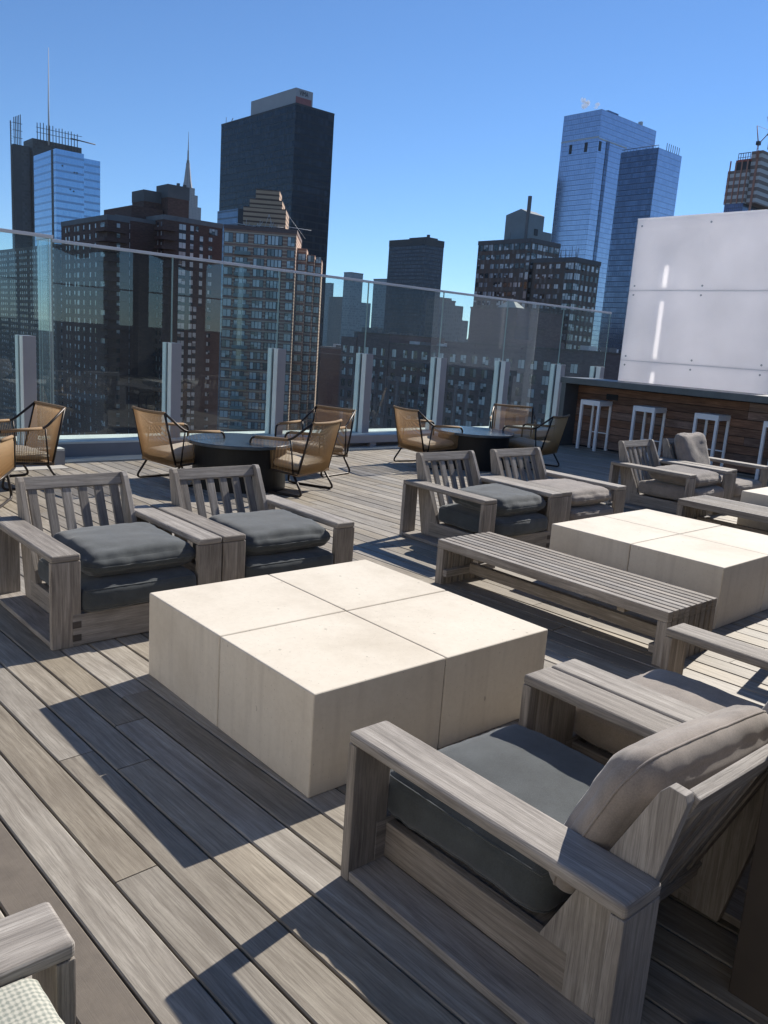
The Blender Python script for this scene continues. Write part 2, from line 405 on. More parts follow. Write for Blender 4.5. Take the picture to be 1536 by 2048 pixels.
# ------------------------------------------------------------------ the terrace floor
def build_deck():
    mb = MB(); pitch_, gap, ch = .1468, .007, .004
    ang = R(2.4); ca, sa = math.cos(ang), math.sin(ang)
    def W(a, b, z): return (a * ca - b * sa, a * sa + b * ca, z)
    i0, i1 = -48, 84
    xoff = -.9 + .0025
    for i in range(i0, i1):
        a0 = xoff + i * pitch_ + gap / 2; a1 = a0 + pitch_ - gap
        b = -7.5 + rnd.random() * 2
        brown = i in (-1,)
        while b < 8.3:
            L = rnd.choice((1.2, 1.7, 2.3, 2.9)) if not brown else 9
            e = b + L - .003
            t = 1.5 if brown else rnd.random()
            zt = rnd.uniform(-.0012, .0012)
            b_, e_ = b + .0015, min(e, 8.2)
            # cut the boards off at the fence and at the bar
            V = [W(a0, b_, zt - ch), W(a0 + ch, b_, zt), W(a1 - ch, b_, zt), W(a1, b_, zt - ch),
                 W(a0, e_, zt - ch), W(a0 + ch, e_, zt), W(a1 - ch, e_, zt), W(a1, e_, zt - ch),
                 W(a0, b_, -.026), W(a1, b_, -.026), W(a0, e_, -.026), W(a1, e_, -.026)]
            F = [[0, 1, 5, 4], [1, 2, 6, 5], [2, 3, 7, 6], [8, 0, 4, 10], [3, 9, 11, 7], [9, 3, 2, 1, 0, 8], [10, 4, 5, 6, 7, 11]]
            o1, o2 = rnd.random() * 20, rnd.random() * 20
            wq = pitch_
            def uvq(f):
                out = []
                for k in f:
                    x = (0, ch, wq - ch, wq, 0, ch, wq - ch, wq, -.03, wq + .03, -.03, wq + .03)[k]
                    y = b_ if k in (0, 1, 2, 3, 8, 9) else e_
                    out.append((y + o1, x + o2))
                return out
            # inside the terrace only
            cx, cy, _ = W((a0 + a1) / 2, (b_ + e_) / 2, 0)
            mb.add(V, F, [uvq(f) for f in F], t)
            b += L
    tag(mb.build('deck', M['deck']), kind='structure')
    s = MB().box(-13, 13.4, -11, 8.6, -.30, -.03)
    tag(s.build('deck_base', M['under']), kind='structure')
    # pale stone strip in front of the kerb
    p = MB().box(1.7, 10.5, 7.40, 7.745, -.02, .006); p.box(-6, 1.7, 7.0, 7.25, -.02, .006)
    tag(p.build('paving_strip', M['pale']), kind='structure')
build_deck()

# ------------------------------------------------------------------ glass windscreen
def windscreen():
    t = thing('glass_railing', 'tall frameless glass windscreen with grey posts along the terrace edge', 'railing', (5, 8, 0))
    P = Vector((5, 8, 0))
    def T(mb, name, mat): o = mb.build(name, mat, t); o.location = -P; return o
    X0, Xs = 1.76, [3.42 + 1.643 * k for k in range(6)]
    Xe = Xs[-1] + .9
    k = MB(); k.box(1.75, 12.4, 7.75, 8.35, 0, .19, bev=.006, mat=0); k.box(-6, 1.745, 7.25, 8.35, 0, .19, bev=.006, mat=0)
    k.box(1.75, 12.4, 7.742, 7.75, .004, .165, mat=1); k.box(-6, 1.745, 7.242, 7.25, .004, .165, mat=1)  # thin darker facing: painted shade on the kerb front
    T(k, 'kerb', [M['kerb'], M['kerb_shade']])
    b = MB().box(4.6, 12.4, 7.62, 7.735, .07, .19, bev=.004)
    for x in Xs[1:]: b.box(x - .06, x + .06, 7.64, 7.72, .0, .07)
    T(b, 'base_rail', M['alu'])
    def pan(x0, x1, y, name='glass_panel'):
        m = MB(); z0, z1 = .19, 2.512
        V = [(x0, y - .009, z0), (x1, y - .009, z0), (x1, y + .009, z0), (x0, y + .009, z0), (x0, y - .009, z1), (x1, y - .009, z1), (x1, y + .009, z1), (x0, y + .009, z1)]
        m.add(V, [[0, 1, 5, 4], [2, 3, 7, 6]], [[(0, 0)] * 4] * 2, .5, 0)
        m.add(V, [[1, 2, 6, 5], [3, 0, 4, 7], [4, 5, 6, 7], [3, 2, 1, 0]], [[(0, 0)] * 4] * 4, .5, 1)
        return T(m, name, [M['glass'], M['glassedge']])
    xs = [X0] + Xs + [13.2]
    for a, c in zip(xs[:-1], xs[1:]): pan(a + .006, c - .006, 8.0)
    pan(-1.1, 1.70, 7.55); pan(-4.2, -1.11, 7.55)
    # return pane where the screen steps out
    m = MB(); x = 1.73; y0, y1, z0, z1 = 7.545, 7.985, .19, 2.512
    V = [(x - .009, y0, z0), (x + .009, y0, z0), (x + .009, y1, z0), (x - .009, y1, z0), (x - .009, y0, z1), (x + .009, y0, z1), (x + .009, y1, z1), (x - .009, y1, z1)]
    m.add(V, [[3, 0, 4, 7], [1, 2, 6, 5]], [[(0, 0)] * 4] * 2, .5, 0)
    m.add(V, [[0, 1, 5, 4], [2, 3, 7, 6], [4, 5, 6, 7]], [[(0, 0)] * 4] * 3, .5, 1)
    T(m, 'glass_panel', [M['glass'], M['glassedge']])
    r = MB(); r.box(1.72, 13.2, 7.975, 8.025, 2.505, 2.54, bev=.004); T(r, 'top_rail', M['rail'])
    r = MB(); r.box(-4.2, 1.745, 7.525, 7.575, 2.505, 2.54, bev=.004); r.box(1.705, 1.755, 7.577, 7.974, 2.505, 2.54, bev=.004); T(r, 'top_rail', M['rail'])
    def post(x, y):
        q = MB()
        q.box(x - .055, x + .085, y - .125, y - .016, .0, 1.43, bev=.003, mat=0)      # front channel
        q.box(x - .055, x + .085, y + .016, y + .125, .0, 1.43, bev=.003, mat=0)      # rear channel
        q.box(x - .063, x - .056, y - .127, y - .03, .0, 1.428, bev=.002, mat=1)      # added strips: sky reflection on the side face painted pale
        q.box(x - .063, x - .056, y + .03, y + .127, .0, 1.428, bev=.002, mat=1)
        q.box(x - .050, x + .080, y - .0155, y - .010, .0, 1.36, mat=2)
        T(q, 'post', [M['alu'], M['alu_skylit'], M['darkslot']])
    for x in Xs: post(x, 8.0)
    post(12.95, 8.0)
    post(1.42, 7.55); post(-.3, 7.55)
windscreen()

# ------------------------------------------------------------------ bar, stools and frosted screen
def bar():
    t = thing('bar_counter', 'long bar counter with dark top and stained plank front', 'bar counter', (10.9, 4, 0))
    P = Vector((10.9, 4, 0))
    def T(mb, name, mat): o = mb.build(name, mat, t); o.location = -P; return o
    T(MB().box(10.58, 11.48, -2.6, 7.10, 1.13, 1.235, grain=1, bev=.006), 'counter_top', M['counter'])
    T(MB().box(10.60, 11.40, 6.98, 7.08, 0, 1.128, grain=2, bev=.004), 'end_panel', M['counter'])
    m = MB(); z = .03
    while z < 1.1:
        h = .135; y = 6.976
        while y > -2.5:
            L = rnd.choice((1.6, 2.4, 3.2)); y2 = max(y - L, -2.5)
            m.box(10.98, 11.0 + rnd.uniform(0, .004), y2 + .002, y, z, min(z + h - .008, 1.126), grain=1, bev=.003)
            y -= L
        z += h
    T(m, 'plank_front', M['planks'])
    T(MB().box(11.01, 11.38, -2.5, 6.97, .0, 1.12), 'carcass', M['darkslot'])
    T(MB().box(10.972, 10.979, 6.12, 6.36, .90, 1.0, bev=.002), 'outlet_cover', M['darkslot'])
bar()

def make_stool():
    t = thing('bar_stool', 'white metal bar stool at the end of the bar nearest the glass railing', 'bar stool', group='white bar stools along the bar')
    wx, wy, h, q = .40, .40, .875, .042
    o = MB().box(0, wx, 0, wy, h - .022, h, bev=.003); o.box(0, .02, 0, wy, h - .085, h - .023, bev=.002); o.box(wx - .02, wx, 0, wy, h - .085, h - .023, bev=.002)
    o.box(.021, wx - .021, 0, .02, h - .085, h - .023, bev=.002); o.box(.021, wx - .021, wy - .02, wy, h - .085, h - .023, bev=.002)
    o.build('seat', M['white_metal'], t)
    for x in (0, wx - q):
        for y in (0, wy - q):
            MB().box(x - .001, x + q + .001, y - .001, y + q + .001, 0, h - .022, grain=2, bev=.003).build('leg', M['white_metal'], t)
    MB().box(wx - q + .012, wx - .012, q, wy - q, .29, .31, bev=.003).build('footrest', M['white_metal'], t)
    MB().box(.012, .03, q, wy - q, .006, .024, bev=.003)
    return t
st = make_stool()
for i, (y, lb) in enumerate(((6.22, None), (5.15, 'white metal bar stool second from the railing end of the bar'),
                             (4.05, 'white metal bar stool third from the railing end of the bar'), (2.93, 'white metal bar stool cut off by the right edge of the photo'))):
    o = st if i == 0 else copy_tree(st)
    o.location = (10.60 - (.03 if i == 3 else 0), y, 0); o.rotation_euler.z = R((0, 1.2, -1, .5)[i])
    if lb: o['label'] = lb

def screen():
    X, y0, y1, zt = 12.0, 3.975, 6.845, 4.115
    t = thing('backlit_screen', 'large white frosted panel wall standing behind the bar', 'screen', (X, 5.4, 0))
    P = Vector((X, 5.4, 0))
    def T(mb, name, mat): o = mb.build(name, mat, t); o.location = -P; return o
    for z0, z1 in ((.3, 1.597), (1.604, 2.866), (2.873, zt)):
        T(MB().box(X, X + .016, y0, y1, z0, z1, bev=.002), 'frosted_panel', M['acrylic'])
    # enclosure behind: pale sheet with one tall slit
    b = MB(); ya, yb = 6.135, 6.225
    b.box(X + .25, X + .28, y0 - .1, ya, .3, 3.84); b.box(X + .25, X + .28, yb, y1, .3, 3.84)
    b2 = MB().box(X + .25, X + .28, y0 - .1, y1 - .013, 3.845, zt); T(b2, 'added_top_strip', M['added_strip'])  # unseen strip added to soften the glow along the panel top
    for z0, z1 in ((3.49, 3.84), (2.87, 3.10), (1.62, 1.84)): b.box(X + .251, X + .279, ya + .0005, yb - .0005, z0, z1)
    T(b, 'back_sheet', M['backing'])
    T(MB().box(X + .017, X + .25, y1 - .012, y1, .3, zt), 'end_cap', M['acrylic'])
    for z in (1.60, 2.87): T(MB().box(X + .017, X + .022, y0, y1 - .013, z - .007, z + .007), 'joint_rail', M['rail'])
    T(MB().box(X - .005, X + .25, y0, y1, zt + .002, zt + .025, bev=.003), 'top_cap', M['acrylic'])
    for y in (6.735, 5.40, 4.16):
        for z in (4.0, 2.95, 2.79, 1.68, 1.52):
            bm = bmesh.new(); bmesh.ops.create_cone(bm, cap_ends=True, segments=14, radius1=.018, radius2=.014, depth=.012, matrix=Matrix.Translation((X - .006, y, z)) @ Matrix.Rotation(R(90), 4, 'Y'))
            T(MB().bmadd(bm), 'bolt', M['steelring'])
    for y in (4.1, 6.8): T(MB().box(X + .12, X + .2, y - .04, y, 0, .3, bev=.003), 'foot', M['alu'])
screen()

# ------------------------------------------------------------------ cushions
def cushion(w_, d_, h_, seed, e=.32, puff=.25, wr=.010, n=22, seam='mid', plump=.02):
    """soft box centred on x/y, z from 0 to h_"""
    bm = bmesh.new(); bmesh.ops.create_cube(bm, size=2)
    bmesh.ops.subdivide_edges(bm, edges=bm.edges[:], cuts=n, use_grid_fill=True)
    rr_ = h_ * e
    rs = random.Random(seed); o = Vector((rs.random() * 50, rs.random() * 50, rs.random() * 50))
    def surf(p):
        p = Vector((math.copysign(abs(p.x) ** .8, p.x), math.copysign(abs(p.y) ** .8, p.y), p.z))
        q = Vector((p.x * w_ / 2, p.y * d_ / 2, p.z * h_ / 2))
        inn = Vector((max(-(w_ / 2 - rr_), min(w_ / 2 - rr_, q.x)), max(-(d_ / 2 - rr_), min(d_ / 2 - rr_, q.y)), max(-(h_ / 2 - rr_), min(h_ / 2 - rr_, q.z))))
        dd = q - inn
        if dd.length > 1e-6: dd = dd.normalized()
        q2 = inn + dd * rr_
        b_ = max(0, 1 - abs(p.x) ** 3) * max(0, 1 - abs(p.y) ** 3)
        q2.z *= (1 - puff) + puff * b_ ** .5
        q2.x *= 1 + plump * (1 - p.z * p.z) * (1 - p.y * p.y); q2.y *= 1 + plump * 1.2 * (1 - p.z * p.z) * (1 - p.x * p.x)
        edge = max(abs(p.x), abs(p.y)) ** 3
        nz = noise.noise(q2 * 4 + o) * wr * 1.2
        nz += noise.noise(Vector((q2.x * 24, q2.y * 24, q2.z * 7)) + o) * wr * .75 * edge
        nz += noise.noise(Vector((q2.x * 9 + q2.y * 4, q2.y * 15, q2.z * 4)) + o) * wr * .45
        if dd.length > 1e-6: q2 += dd * nz
        else: q2.z += math.copysign(nz, p.z)
        q2.z += h_ / 2
        return q2
    for v in bm.verts: v.co = surf(v.co)
    mb = MB().bmadd(bm, 0, .5, 0, True)
    for lv in ((0.,) if seam == 'mid' else (.80, -.80)):
        pts = []
        for k in range(120):
            th = 2 * math.pi * k / 120
            c, s_ = math.cos(th), math.sin(th); m_ = max(abs(c), abs(s_))
            pts.append(surf(Vector((c / m_, s_ / m_, lv))))
        mb.tube(pts, .0038, 6, .5, 0, True)
    return mb

# ------------------------------------------------------------------ slatted lounge chairs
CW = .965
def make_frame(label):
    t = thing('lounge_chair', label, 'armchair', group='weathered slatted lounge chairs')
    T = lambda mb, name, mat=M['teak']: mb.build(name, mat, t)
    aw, D, H, th = .150, .965, .493, .038
    for x in (0, CW - aw):
        T(MB().box(x, x + aw, 0, D, H - th, H, grain=1, bev=.014, seg=4), 'armrest')
        T(MB().box(x + .001, x + aw - .001, .001, th, .0, H - th, grain=2, bev=.004), 'front_leg')
        T(MB().box(x + .001, x + aw - .001, D - th, D - .001, .0, H - th, grain=2, bev=.004), 'rear_leg')
        T(MB().box(x + .002, x + aw - .004, th, D - th, .006, .034, grain=1, bev=.003), 'floor_rail')
    for x in (aw - .003, CW - aw + .003 - .034):
        T(MB().box(x, x + .034, th, .745, .035, .155, grain=1, bev=.003), 'side_apron')
        s = MB().prism([(.67, .012), (.655, .158), (.925, .700), (.945, .722), (.985, .718), (.992, .700), (.84, .012)], 0, x + .001, x + .0335, grain=2, bev=.0025)
        # keep the grain along the plank
        T(s, 'back_stile')
    T(MB().box(aw - .045, CW - aw + .045, -.001, .040, .006, .172, grain=0, bev=.004), 'front_rail')
    f = MB()
    for (x, z) in ((aw - .045, .03), (aw - .045, .10), (CW - aw + .001, .03), (CW - aw + .001, .10)):
        f.box(x, x + .044, -.0035, .03, z, z + .035, grain=0, tint=.05)
    T(f, 'finger_joint', M['endgrain'])
    T(MB().box(aw + .032, CW - aw - .032, .06, .76, .125, .145, grain=0, bev=.003), 'seat_board')
    # leaning back: local frame along the stile
    a = math.atan2(.945 - .70, .70 - .14)
    Mx = Matrix.Translation((0, .714, .13)) @ Matrix.Rotation(-a, 4, 'X')
    L = .565
    xi0, xi1 = aw + .0315, CW - aw - .0315
    T(MB().box(xi0, xi1, .002, .036, L, L + .078, grain=0, bev=.005, M=Mx), 'top_rail')
    T(MB().box(xi0, xi1, .002, .036, .0, .06, grain=0, bev=.004, M=Mx), 'bottom_rail')
    n = 6
    for k in range(n):
        c = xi0 + (xi1 - xi0) * (k + .5) / n
        T(MB().box(c - .027, c + .027, .008, .028, .06, L, grain=2, bev=.003, M=Mx), 'slat')
    return t
proto = make_frame('weathered slatted lounge chair')
base_kids = list(proto.children)
def copy_frame():
    c = proto.copy(); col.objects.link(c)
    for ch in base_kids:
        k = ch.copy(); col.objects.link(k); k.parent = c
    return c
def lounge(loc, rz, label, seat, second, mode, seed, first=False, dx=0.0, rot2=0.0):
    o = proto if first else copy_frame()
    o.location = loc; o.rotation_euler.z = rz; o['label'] = label
    if mode == 'flat':
        s = cushion(.655, .72, .168, seed, e=.34, puff=.12, wr=.007, seam='edges').build('seat_cushion', seat, o)
        s.location = (CW / 2, .335, .158)
        b = cushion(.645, .60, .165, seed + 1, e=.45, puff=.38, wr=.011).build('back_cushion', second, o)
        b.location = (CW / 2 + dx, .325, .322); b.rotation_euler = (R(1.5), R(rot2 * .2), R(rot2))
    elif mode == 'square':
        s = cushion(.655, .70, .16, seed, e=.34, puff=.12, wr=.007, seam='edges').build('seat_cushion', seat, o)
        s.location = (CW / 2, .36, .158)
        b = cushion(.665, .66, .15, seed + 1, e=.2, puff=.04, wr=.006).build('back_cushion', second, o)
        b.location = (CW / 2 + .008, .405, .328)
    elif mode == 'tall':
        s = cushion(.655, .68, .175, seed, e=.34, puff=.12, wr=.008, seam='edges').build('seat_cushion', seat, o)
        s.location = (CW / 2, .32, .155)
        b = cushion(.64, .56, .17, seed + 1, e=.46, puff=.34, wr=.012).build('back_cushion', second, o)
        b.rotation_euler = (R(68), 0, R(rot2)); b.location = (CW / 2 + dx, .825, .50)
    else:
        s = cushion(.655, .66, .185, seed, e=.34, puff=.12, wr=.007, seam='edges').build('seat_cushion', seat, o)
        s.location = (CW / 2, .315, .150)
        b = cushion(.66, .50, .185, seed + 1, e=.47, puff=.24, wr=.0055, seam='mid', plump=.035).build('back_cushion', second, o)
        b.rotation_euler = (R(66), 0, R(rot2)); b.location = (CW / 2 + dx, .85, .455)
    return o
lounge((-.28, 1.83, 0), R(.6), 'slatted chair with slate cushions, leftmost of the pair behind the nearest concrete table', M['slate'], M['slate'], 'flat', 11, True, .03, 1.5)
lounge((.692, 1.84, 0), R(0), 'slatted chair with slate cushions, right one of the pair behind the nearest concrete table', M['slate'], M['slate'], 'flat', 21, False, .02, -2)
lounge((3.07, 2.00, 0), R(-1), 'slatted chair with slate cushions just left of the beige-cushioned chair, beyond the long bench', M['slate'], M['slate'], 'flat', 31, False, .03, 3)
lounge((4.03, 1.99, 0), R(-.5), 'slatted chair with beige cushions stacked on its seat, behind the second concrete table', M['greige'], M['taupe'], 'flat', 41, False, .02, -1)
lounge((6.38, 2.12, 0), R(1), 'grey slatted chair with taupe cushions stacked on the seat, in front of the bar stools', M['taupe'], M['greige'], 'flat', 51, False, .02, 2)
lounge((7.36, 2.16, 0), R(0), 'slatted chair with its taupe back cushion upright, far right in front of the bar', M['taupe'], M['taupe'], 'tall', 61, False, 0, 2)
lounge((.792, -.41, 0), R(180), 'large foreground slatted chair with slate seat cushion and upright taupe back cushion', M['slate'], M['taupe'], 'up', 71, False, 0, -3)
lounge((1.765, -.41, 0), R(180), 'slatted chair with taupe cushions, arm to arm with the large foreground chair', M['taupe'], M['taupe'], 'up', 81)
lounge((-1.14, -1.612, 0), R(90), 'slatted chair with grey and white plaid cushion in the bottom left corner', M['slate'], M['plaid'], 'square', 91)
lounge((4.02, -.30, 0), R(180), 'slatted chair with taupe cushions facing the second concrete table, mostly out of frame', M['taupe'], M['taupe'], 'up', 101)

# ------------------------------------------------------------------ concrete tables and benches
S, TH = 1.326, .409
def table(loc, rz, label):
    t = thing('concrete_table', label, 'coffee table', loc, rz, 'low cream concrete tables')
    h = S / 2; g = .0022
    for i in (0, 1):
        for j in (0, 1):
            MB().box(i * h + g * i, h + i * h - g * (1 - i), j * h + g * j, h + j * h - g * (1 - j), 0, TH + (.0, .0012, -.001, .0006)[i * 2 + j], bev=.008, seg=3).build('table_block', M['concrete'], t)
    return t
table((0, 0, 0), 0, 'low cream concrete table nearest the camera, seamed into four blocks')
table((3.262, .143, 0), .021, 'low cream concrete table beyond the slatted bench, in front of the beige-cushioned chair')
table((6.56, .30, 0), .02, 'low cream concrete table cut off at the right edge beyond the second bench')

def bench(loc, rz, label):
    t = thing('slatted_bench', label, 'bench', loc, rz, 'grey slatted wooden benches')
    W_, L, H = .535, 1.79, .318; n = 9; sw = .048; p = (W_ - sw) / (n - 1)
    for k in range(n):
        x = k * p; m = MB()
        m.box(x, x + sw, 0, L, H - .062, H, grain=1, bev=.007)
        t_ = m.t[0]
        m.box(x + .0015, x + sw - .0015, 0.001, .062, 0, H - .062, grain=2, bev=.004, tint=t_)
        m.box(x + .0015, x + sw - .0015, L - .062, L - .001, 0, H - .062, grain=2, bev=.004, tint=t_)
        m.build('slat', M['teak'], t)
    MB().box(.01, W_ - .01, .014, .05, .06, .11, grain=0, bev=.003, M=Matrix.Translation((0, .049, 0))).build('leg_batten', M['teak'], t)
    MB().box(.01, W_ - .01, L - .10, L - .063, .06, .11, grain=0, bev=.003).build('leg_batten', M['teak'], t)
    MB().box(W_ / 2 - .025, W_ / 2 + .025, .1, L - .1, .062, .135, grain=1, bev=.004).build('stretcher', M['teak'], t)
    MB().box(.05, W_ - .05, .3, .35, H - .10, H - .063, grain=0, bev=.003).build('cross_batten', M['teak'], t)
    MB().box(.05, W_ - .05, L - .35, L - .3, H - .10, H - .063, grain=0, bev=.003).build('cross_batten', M['teak'], t)
    return t
bench((2.358, -.02, 0), 0, 'long grey slatted bench between the two nearest concrete tables')
bench((5.87, .15, 0), .0, 'grey slatted bench between the second and third concrete tables, at the right edge')

# ------------------------------------------------------------------ cord chairs and round tables
def bez(pts, n=6):
    """round the corners of a polyline"""
    P = [Vector(p) for p in pts]; out = [P[0]]
    for i in range(1, len(P) - 1):
        a, b, c = P[i - 1], P[i], P[i + 1]
        r = min(.07, (b - a).length * .45, (c - b).length * .45)
        s, e = b + (a - b).normalized() * r, b + (c - b).normalized() * r
        for k in range(n + 1):
            q = k / n; out.append((1 - q) ** 2 * s + 2 * q * (1 - q) * b + q * q * e)
    out.append(P[-1]); return out
def make_cord_chair():
    t = thing('cord_chair', 'tan cord armchair', 'armchair', group='tan cord armchairs round the black tables')
    T = lambda mb, name, mat: mb.build(name, mat, t)
    hw = .345
    fr_ = MB()
    for s in (-1, 1):
        x = s * hw
        xb = s * (hw - .03)
        top = (s * .305, .385, .775)
        # back upright, down to the arm and forward, then the front post
        fr_.tube(bez([top, (x, .16, .585), (x, -.33, .570), (x, -.335, .275)]), .0125, 8)
        fr_.tube(bez([top, (xb, .25, .23)]), .0115, 8)
        fr_.tube([(x, -.335, .275), (xb, .25, .225)], .0115, 8)
        fr_.tube(bez([(x * .9, .19, .232), (x * .97, .33, .012), (x * .97, -.27, .012), (x * .9, -.20, .268)]), .0125, 8)
        fr_.tube([(x, .165, .583), (x * .96, .20, .232)], .009, 6)
        T(MB().tube([(x, .13, .586), (x, -.27, .572)], .0165, 8), 'arm_wrap', M['rope'])
    fr_.tube([(-hw, -.335, .275), (hw, -.335, .275)], .0115, 8); fr_.tube([(-(hw - .03), .25, .225), (hw - .03, .25, .225)], .0115, 8)
    T(fr_, 'frame', M['steel'])
    rail = []
    for k in range(17):
        u = -1 + k / 8
        rail.append((u * .307, .385 + .035 * (1 - u * u), .775 - .006 * (1 - u * u)))
    T(MB().tube(rail, .016, 8), 'back_wrap', M['rope'])
    b = MB(); n = 38
    for k in range(n):
        u = -1 + 2 * (k + .5) / n
        p0 = Vector((u * .30, .385 + .035 * (1 - u * u), .77)); p1 = Vector((u * .31, .255 + .02 * (1 - u * u), .23))
        b.tube([p0, (p0 + p1) / 2 + Vector((0, .012 * (1 - u * u), 0)), p1], .0034, 4)
    T(b, 'back_cords', M['cord'])
    for s in (-1, 1):
        b = MB(); n = 28
        for k in range(n):
            q = (k + .5) / n; y = -.325 + q * .47
            b.tube([(s * hw, y, .57 + .012 * q), (s * (hw - .03 * q), y + .03 * q, .275 - .05 * q)], .003, 4)
        T(b, 'side_cords', M['cord'])
    b = MB().box(-hw + .02, hw - .02, -.32, .245, .232, .262, bev=.004, M=Matrix.Translation((0, 0, .0)) @ Matrix.Rotation(R(-4.8), 4, 'X'))
    T(b, 'seat_base', M['rope'])
    c = cushion(.58, .56, .10, 5, e=.46, puff=.3, wr=.008).build('seat_cushion', M['sand'], t)
    c.location = (0, -.04, .272); c.rotation_euler.x = R(-5)
    return t
cc = make_cord_chair()
def place_cord(i, x, y, face, label):
    o = cc if i == 0 else copy_tree(cc)
    o.location = (x, y, 0); o.rotation_euler.z = R(face + 90); o['label'] = label    # local front is -Y
    return o
CH = [(2.50, 5.92, 6, 'tan cord armchair turned away, left of the nearer black drum table'),
      (3.40, 5.06, 114, 'tan cord armchair with its back to the camera, right of the nearer black drum table'),
      (4.32, 5.95, 195, 'tan cord armchair behind the nearer drum table, standing before a railing post'),
      (6.22, 5.93, -10, 'tan cord armchair left of the farther black drum table'),
      (8.25, 6.15, 222, 'tan cord armchair on the far side of the farther drum table, nearest the bar'),
      (7.80, 5.36, 106, 'tan cord armchair with its back to the bar, right of the farther drum table'),
      (.90, 6.32, 188, 'tan cord armchair at the left edge with its arms toward the frame edge'),
      (.24, 5.52, 60, 'tan cord armchair of which only an arm shows at the left edge')]
for i, c in enumerate(CH): place_cord(i, *c)
def drum(loc, label):
    t = thing('drum_table', label, 'side table', loc, 0, 'black round drum tables')
    def lathe(prof, n=64):
        m = MB(); V = []; F = []
        for r, z in prof:
            for k in range(n): V.append((r * math.cos(2 * math.pi * k / n), r * math.sin(2 * math.pi * k / n), z))
        for i in range(len(prof) - 1):
            for k in range(n):
                k2 = (k + 1) % n; F.append([i * n + k, i * n + k2, (i + 1) * n + k2, (i + 1) * n + k])
        F.append([(len(prof) - 1) * n + k for k in range(n)])
        return m.add(V, F, [[(0, 0)] * len(f) for f in F], .5)
    lathe([(.50, 0), (.50, .462)]).build('drum_base', M['black'], t)
    lathe([(.52, .463), (.56, .464), (.565, .47), (.565, .494), (.560, .5)]).build('table_top', M['tabletop'], t)
M['tabletop'] = plain('slate_table_top', (.05, .07, .09), .2, 0, .6, .3, 8)
drum((2.99, 5.49, 0), 'black drum table between three cord chairs on the left')
drum((6.90, 5.70, 0), 'black drum table between three cord chairs nearer the bar')

# column, lengthened unseen to block sky light, and floor light beside the camera
t = thing('column_wall', 'dark bronze clad column at the bottom right edge, lengthened unseen to block sky light', 'wall', (.385, -1.4, 0))
MB().box(0, 3.2, -.42, 0, 0, 3.3, grain=2, bev=.004).build('cladding', M['bronze'], t)
MB().box(-.02, 3.22, -.44, .02, 3.3, 3.36, grain=2, bev=.004).build('coping', M['bronze'], t)
t = thing('floor_light', 'round steel uplight set in the deck behind the foreground chair', 'floor light', (.17, -1.47, 0))
bm = bmesh.new(); bmesh.ops.create_cone(bm, cap_ends=True, segments=32, radius1=.075, radius2=.07, depth=.012, matrix=Matrix.Translation((0, 0, .007))); MB().bmadd(bm).build('ring', M['steelring'], t)
bm = bmesh.new(); bmesh.ops.create_uvsphere(bm, u_segments=24, v_segments=12, radius=.055)
bmesh.ops.scale(bm, vec=(1, 1, .25), verts=bm.verts[:]); bmesh.ops.translate(bm, vec=(0, 0, .012), verts=bm.verts[:]); MB().bmadd(bm, smooth=True).build('lens', M['lens'], t)

t = thing('bounce_wall', 'pale wall block added out of view left of the camera to bounce sunlight', 'wall', (-7.5, -2, 0))  # added out of view to bounce warm sunlight onto shaded sides
o = MB().box(-12, -7.5, -10, 5.5, 0, 5.2, bev=.01).build('wall', M['bounce_render'], t); o.location = -t.location
o = MB().box(-12.1, -7.4, -10.1, 5.6, 5.2, 5.4, bev=.01).build('coping', M['alu'], t); o.location = -t.location
o = MB().box(-7.499, -7.46, -1, .1, 0, 2.2, bev=.004).build('door', M['alu'], t); o.location = -t.location
# pavilion behind the camera, seen mirrored in the glass
t = thing('pavilion', 'open dark timber pergola with gabled roof, mirrored in the glass railing', 'pergola', (0, -7, 0))
M['pavdark'] = plain('pavilion_timber', (.03, .026, .024), .8)
MB().box(-6, 13.4, -.55, -.4, 0, 1.55).build('parapet', M['pavdark'], t)
MB().box(-6, 13.4, -.50, -.46, 2.62, 2.66).build('tie_rail', M['pavdark'], t)
for x in (-4.5, -1.9, .7, 3.3, 5.9, 6.75, 8.75, 9.7, 10.7, 11.7, 12.9):
    MB().box(x, x + .34, -.3, .1, 0, 4.02, grain=2).build('pillar', M['pavdark'], t)
for x in (-6.2, -2.6, 1.0, 4.6, 8.2, 11.8):
    MB().prism([(x, 3.6), (x + 1.7, 3.95), (x + 3.55, 3.45), (x + 3.55, 4.5), (x, 4.5)], 1, -.6, .25).build('roof', M['pavdark'], t)
t = thing('reflection_slab', 'blue grey slab added behind the camera to darken reflections in the glass railing', 'apartment building', (32, -34, -70))  # added out of view so the glass mirrors a darker horizon
o = MB().walls(34, 190, -41, -34, -70, 30).build('wall', M['f_reflection_slab'], t); o.location = -t.location
o = MB().box(33.8, 190.2, -41.2, -33.8, 30, 31).build('parapet', M['roofgrey'], t); o.location = -t.location

# ================================================================== the city
G = -70.0
tag(MB().box(-1500, 4000, -1500, 5000, G - 1, G).build('city_ground', M['city']), kind='structure')
def bld(name, label, cat, x, y, group=None): return thing(name, label, cat, (x, y, G), 0, group)
def bpart(t, name, mb, mat):
    o = mb.build(name, mat, t); o.location = -t.location; return o

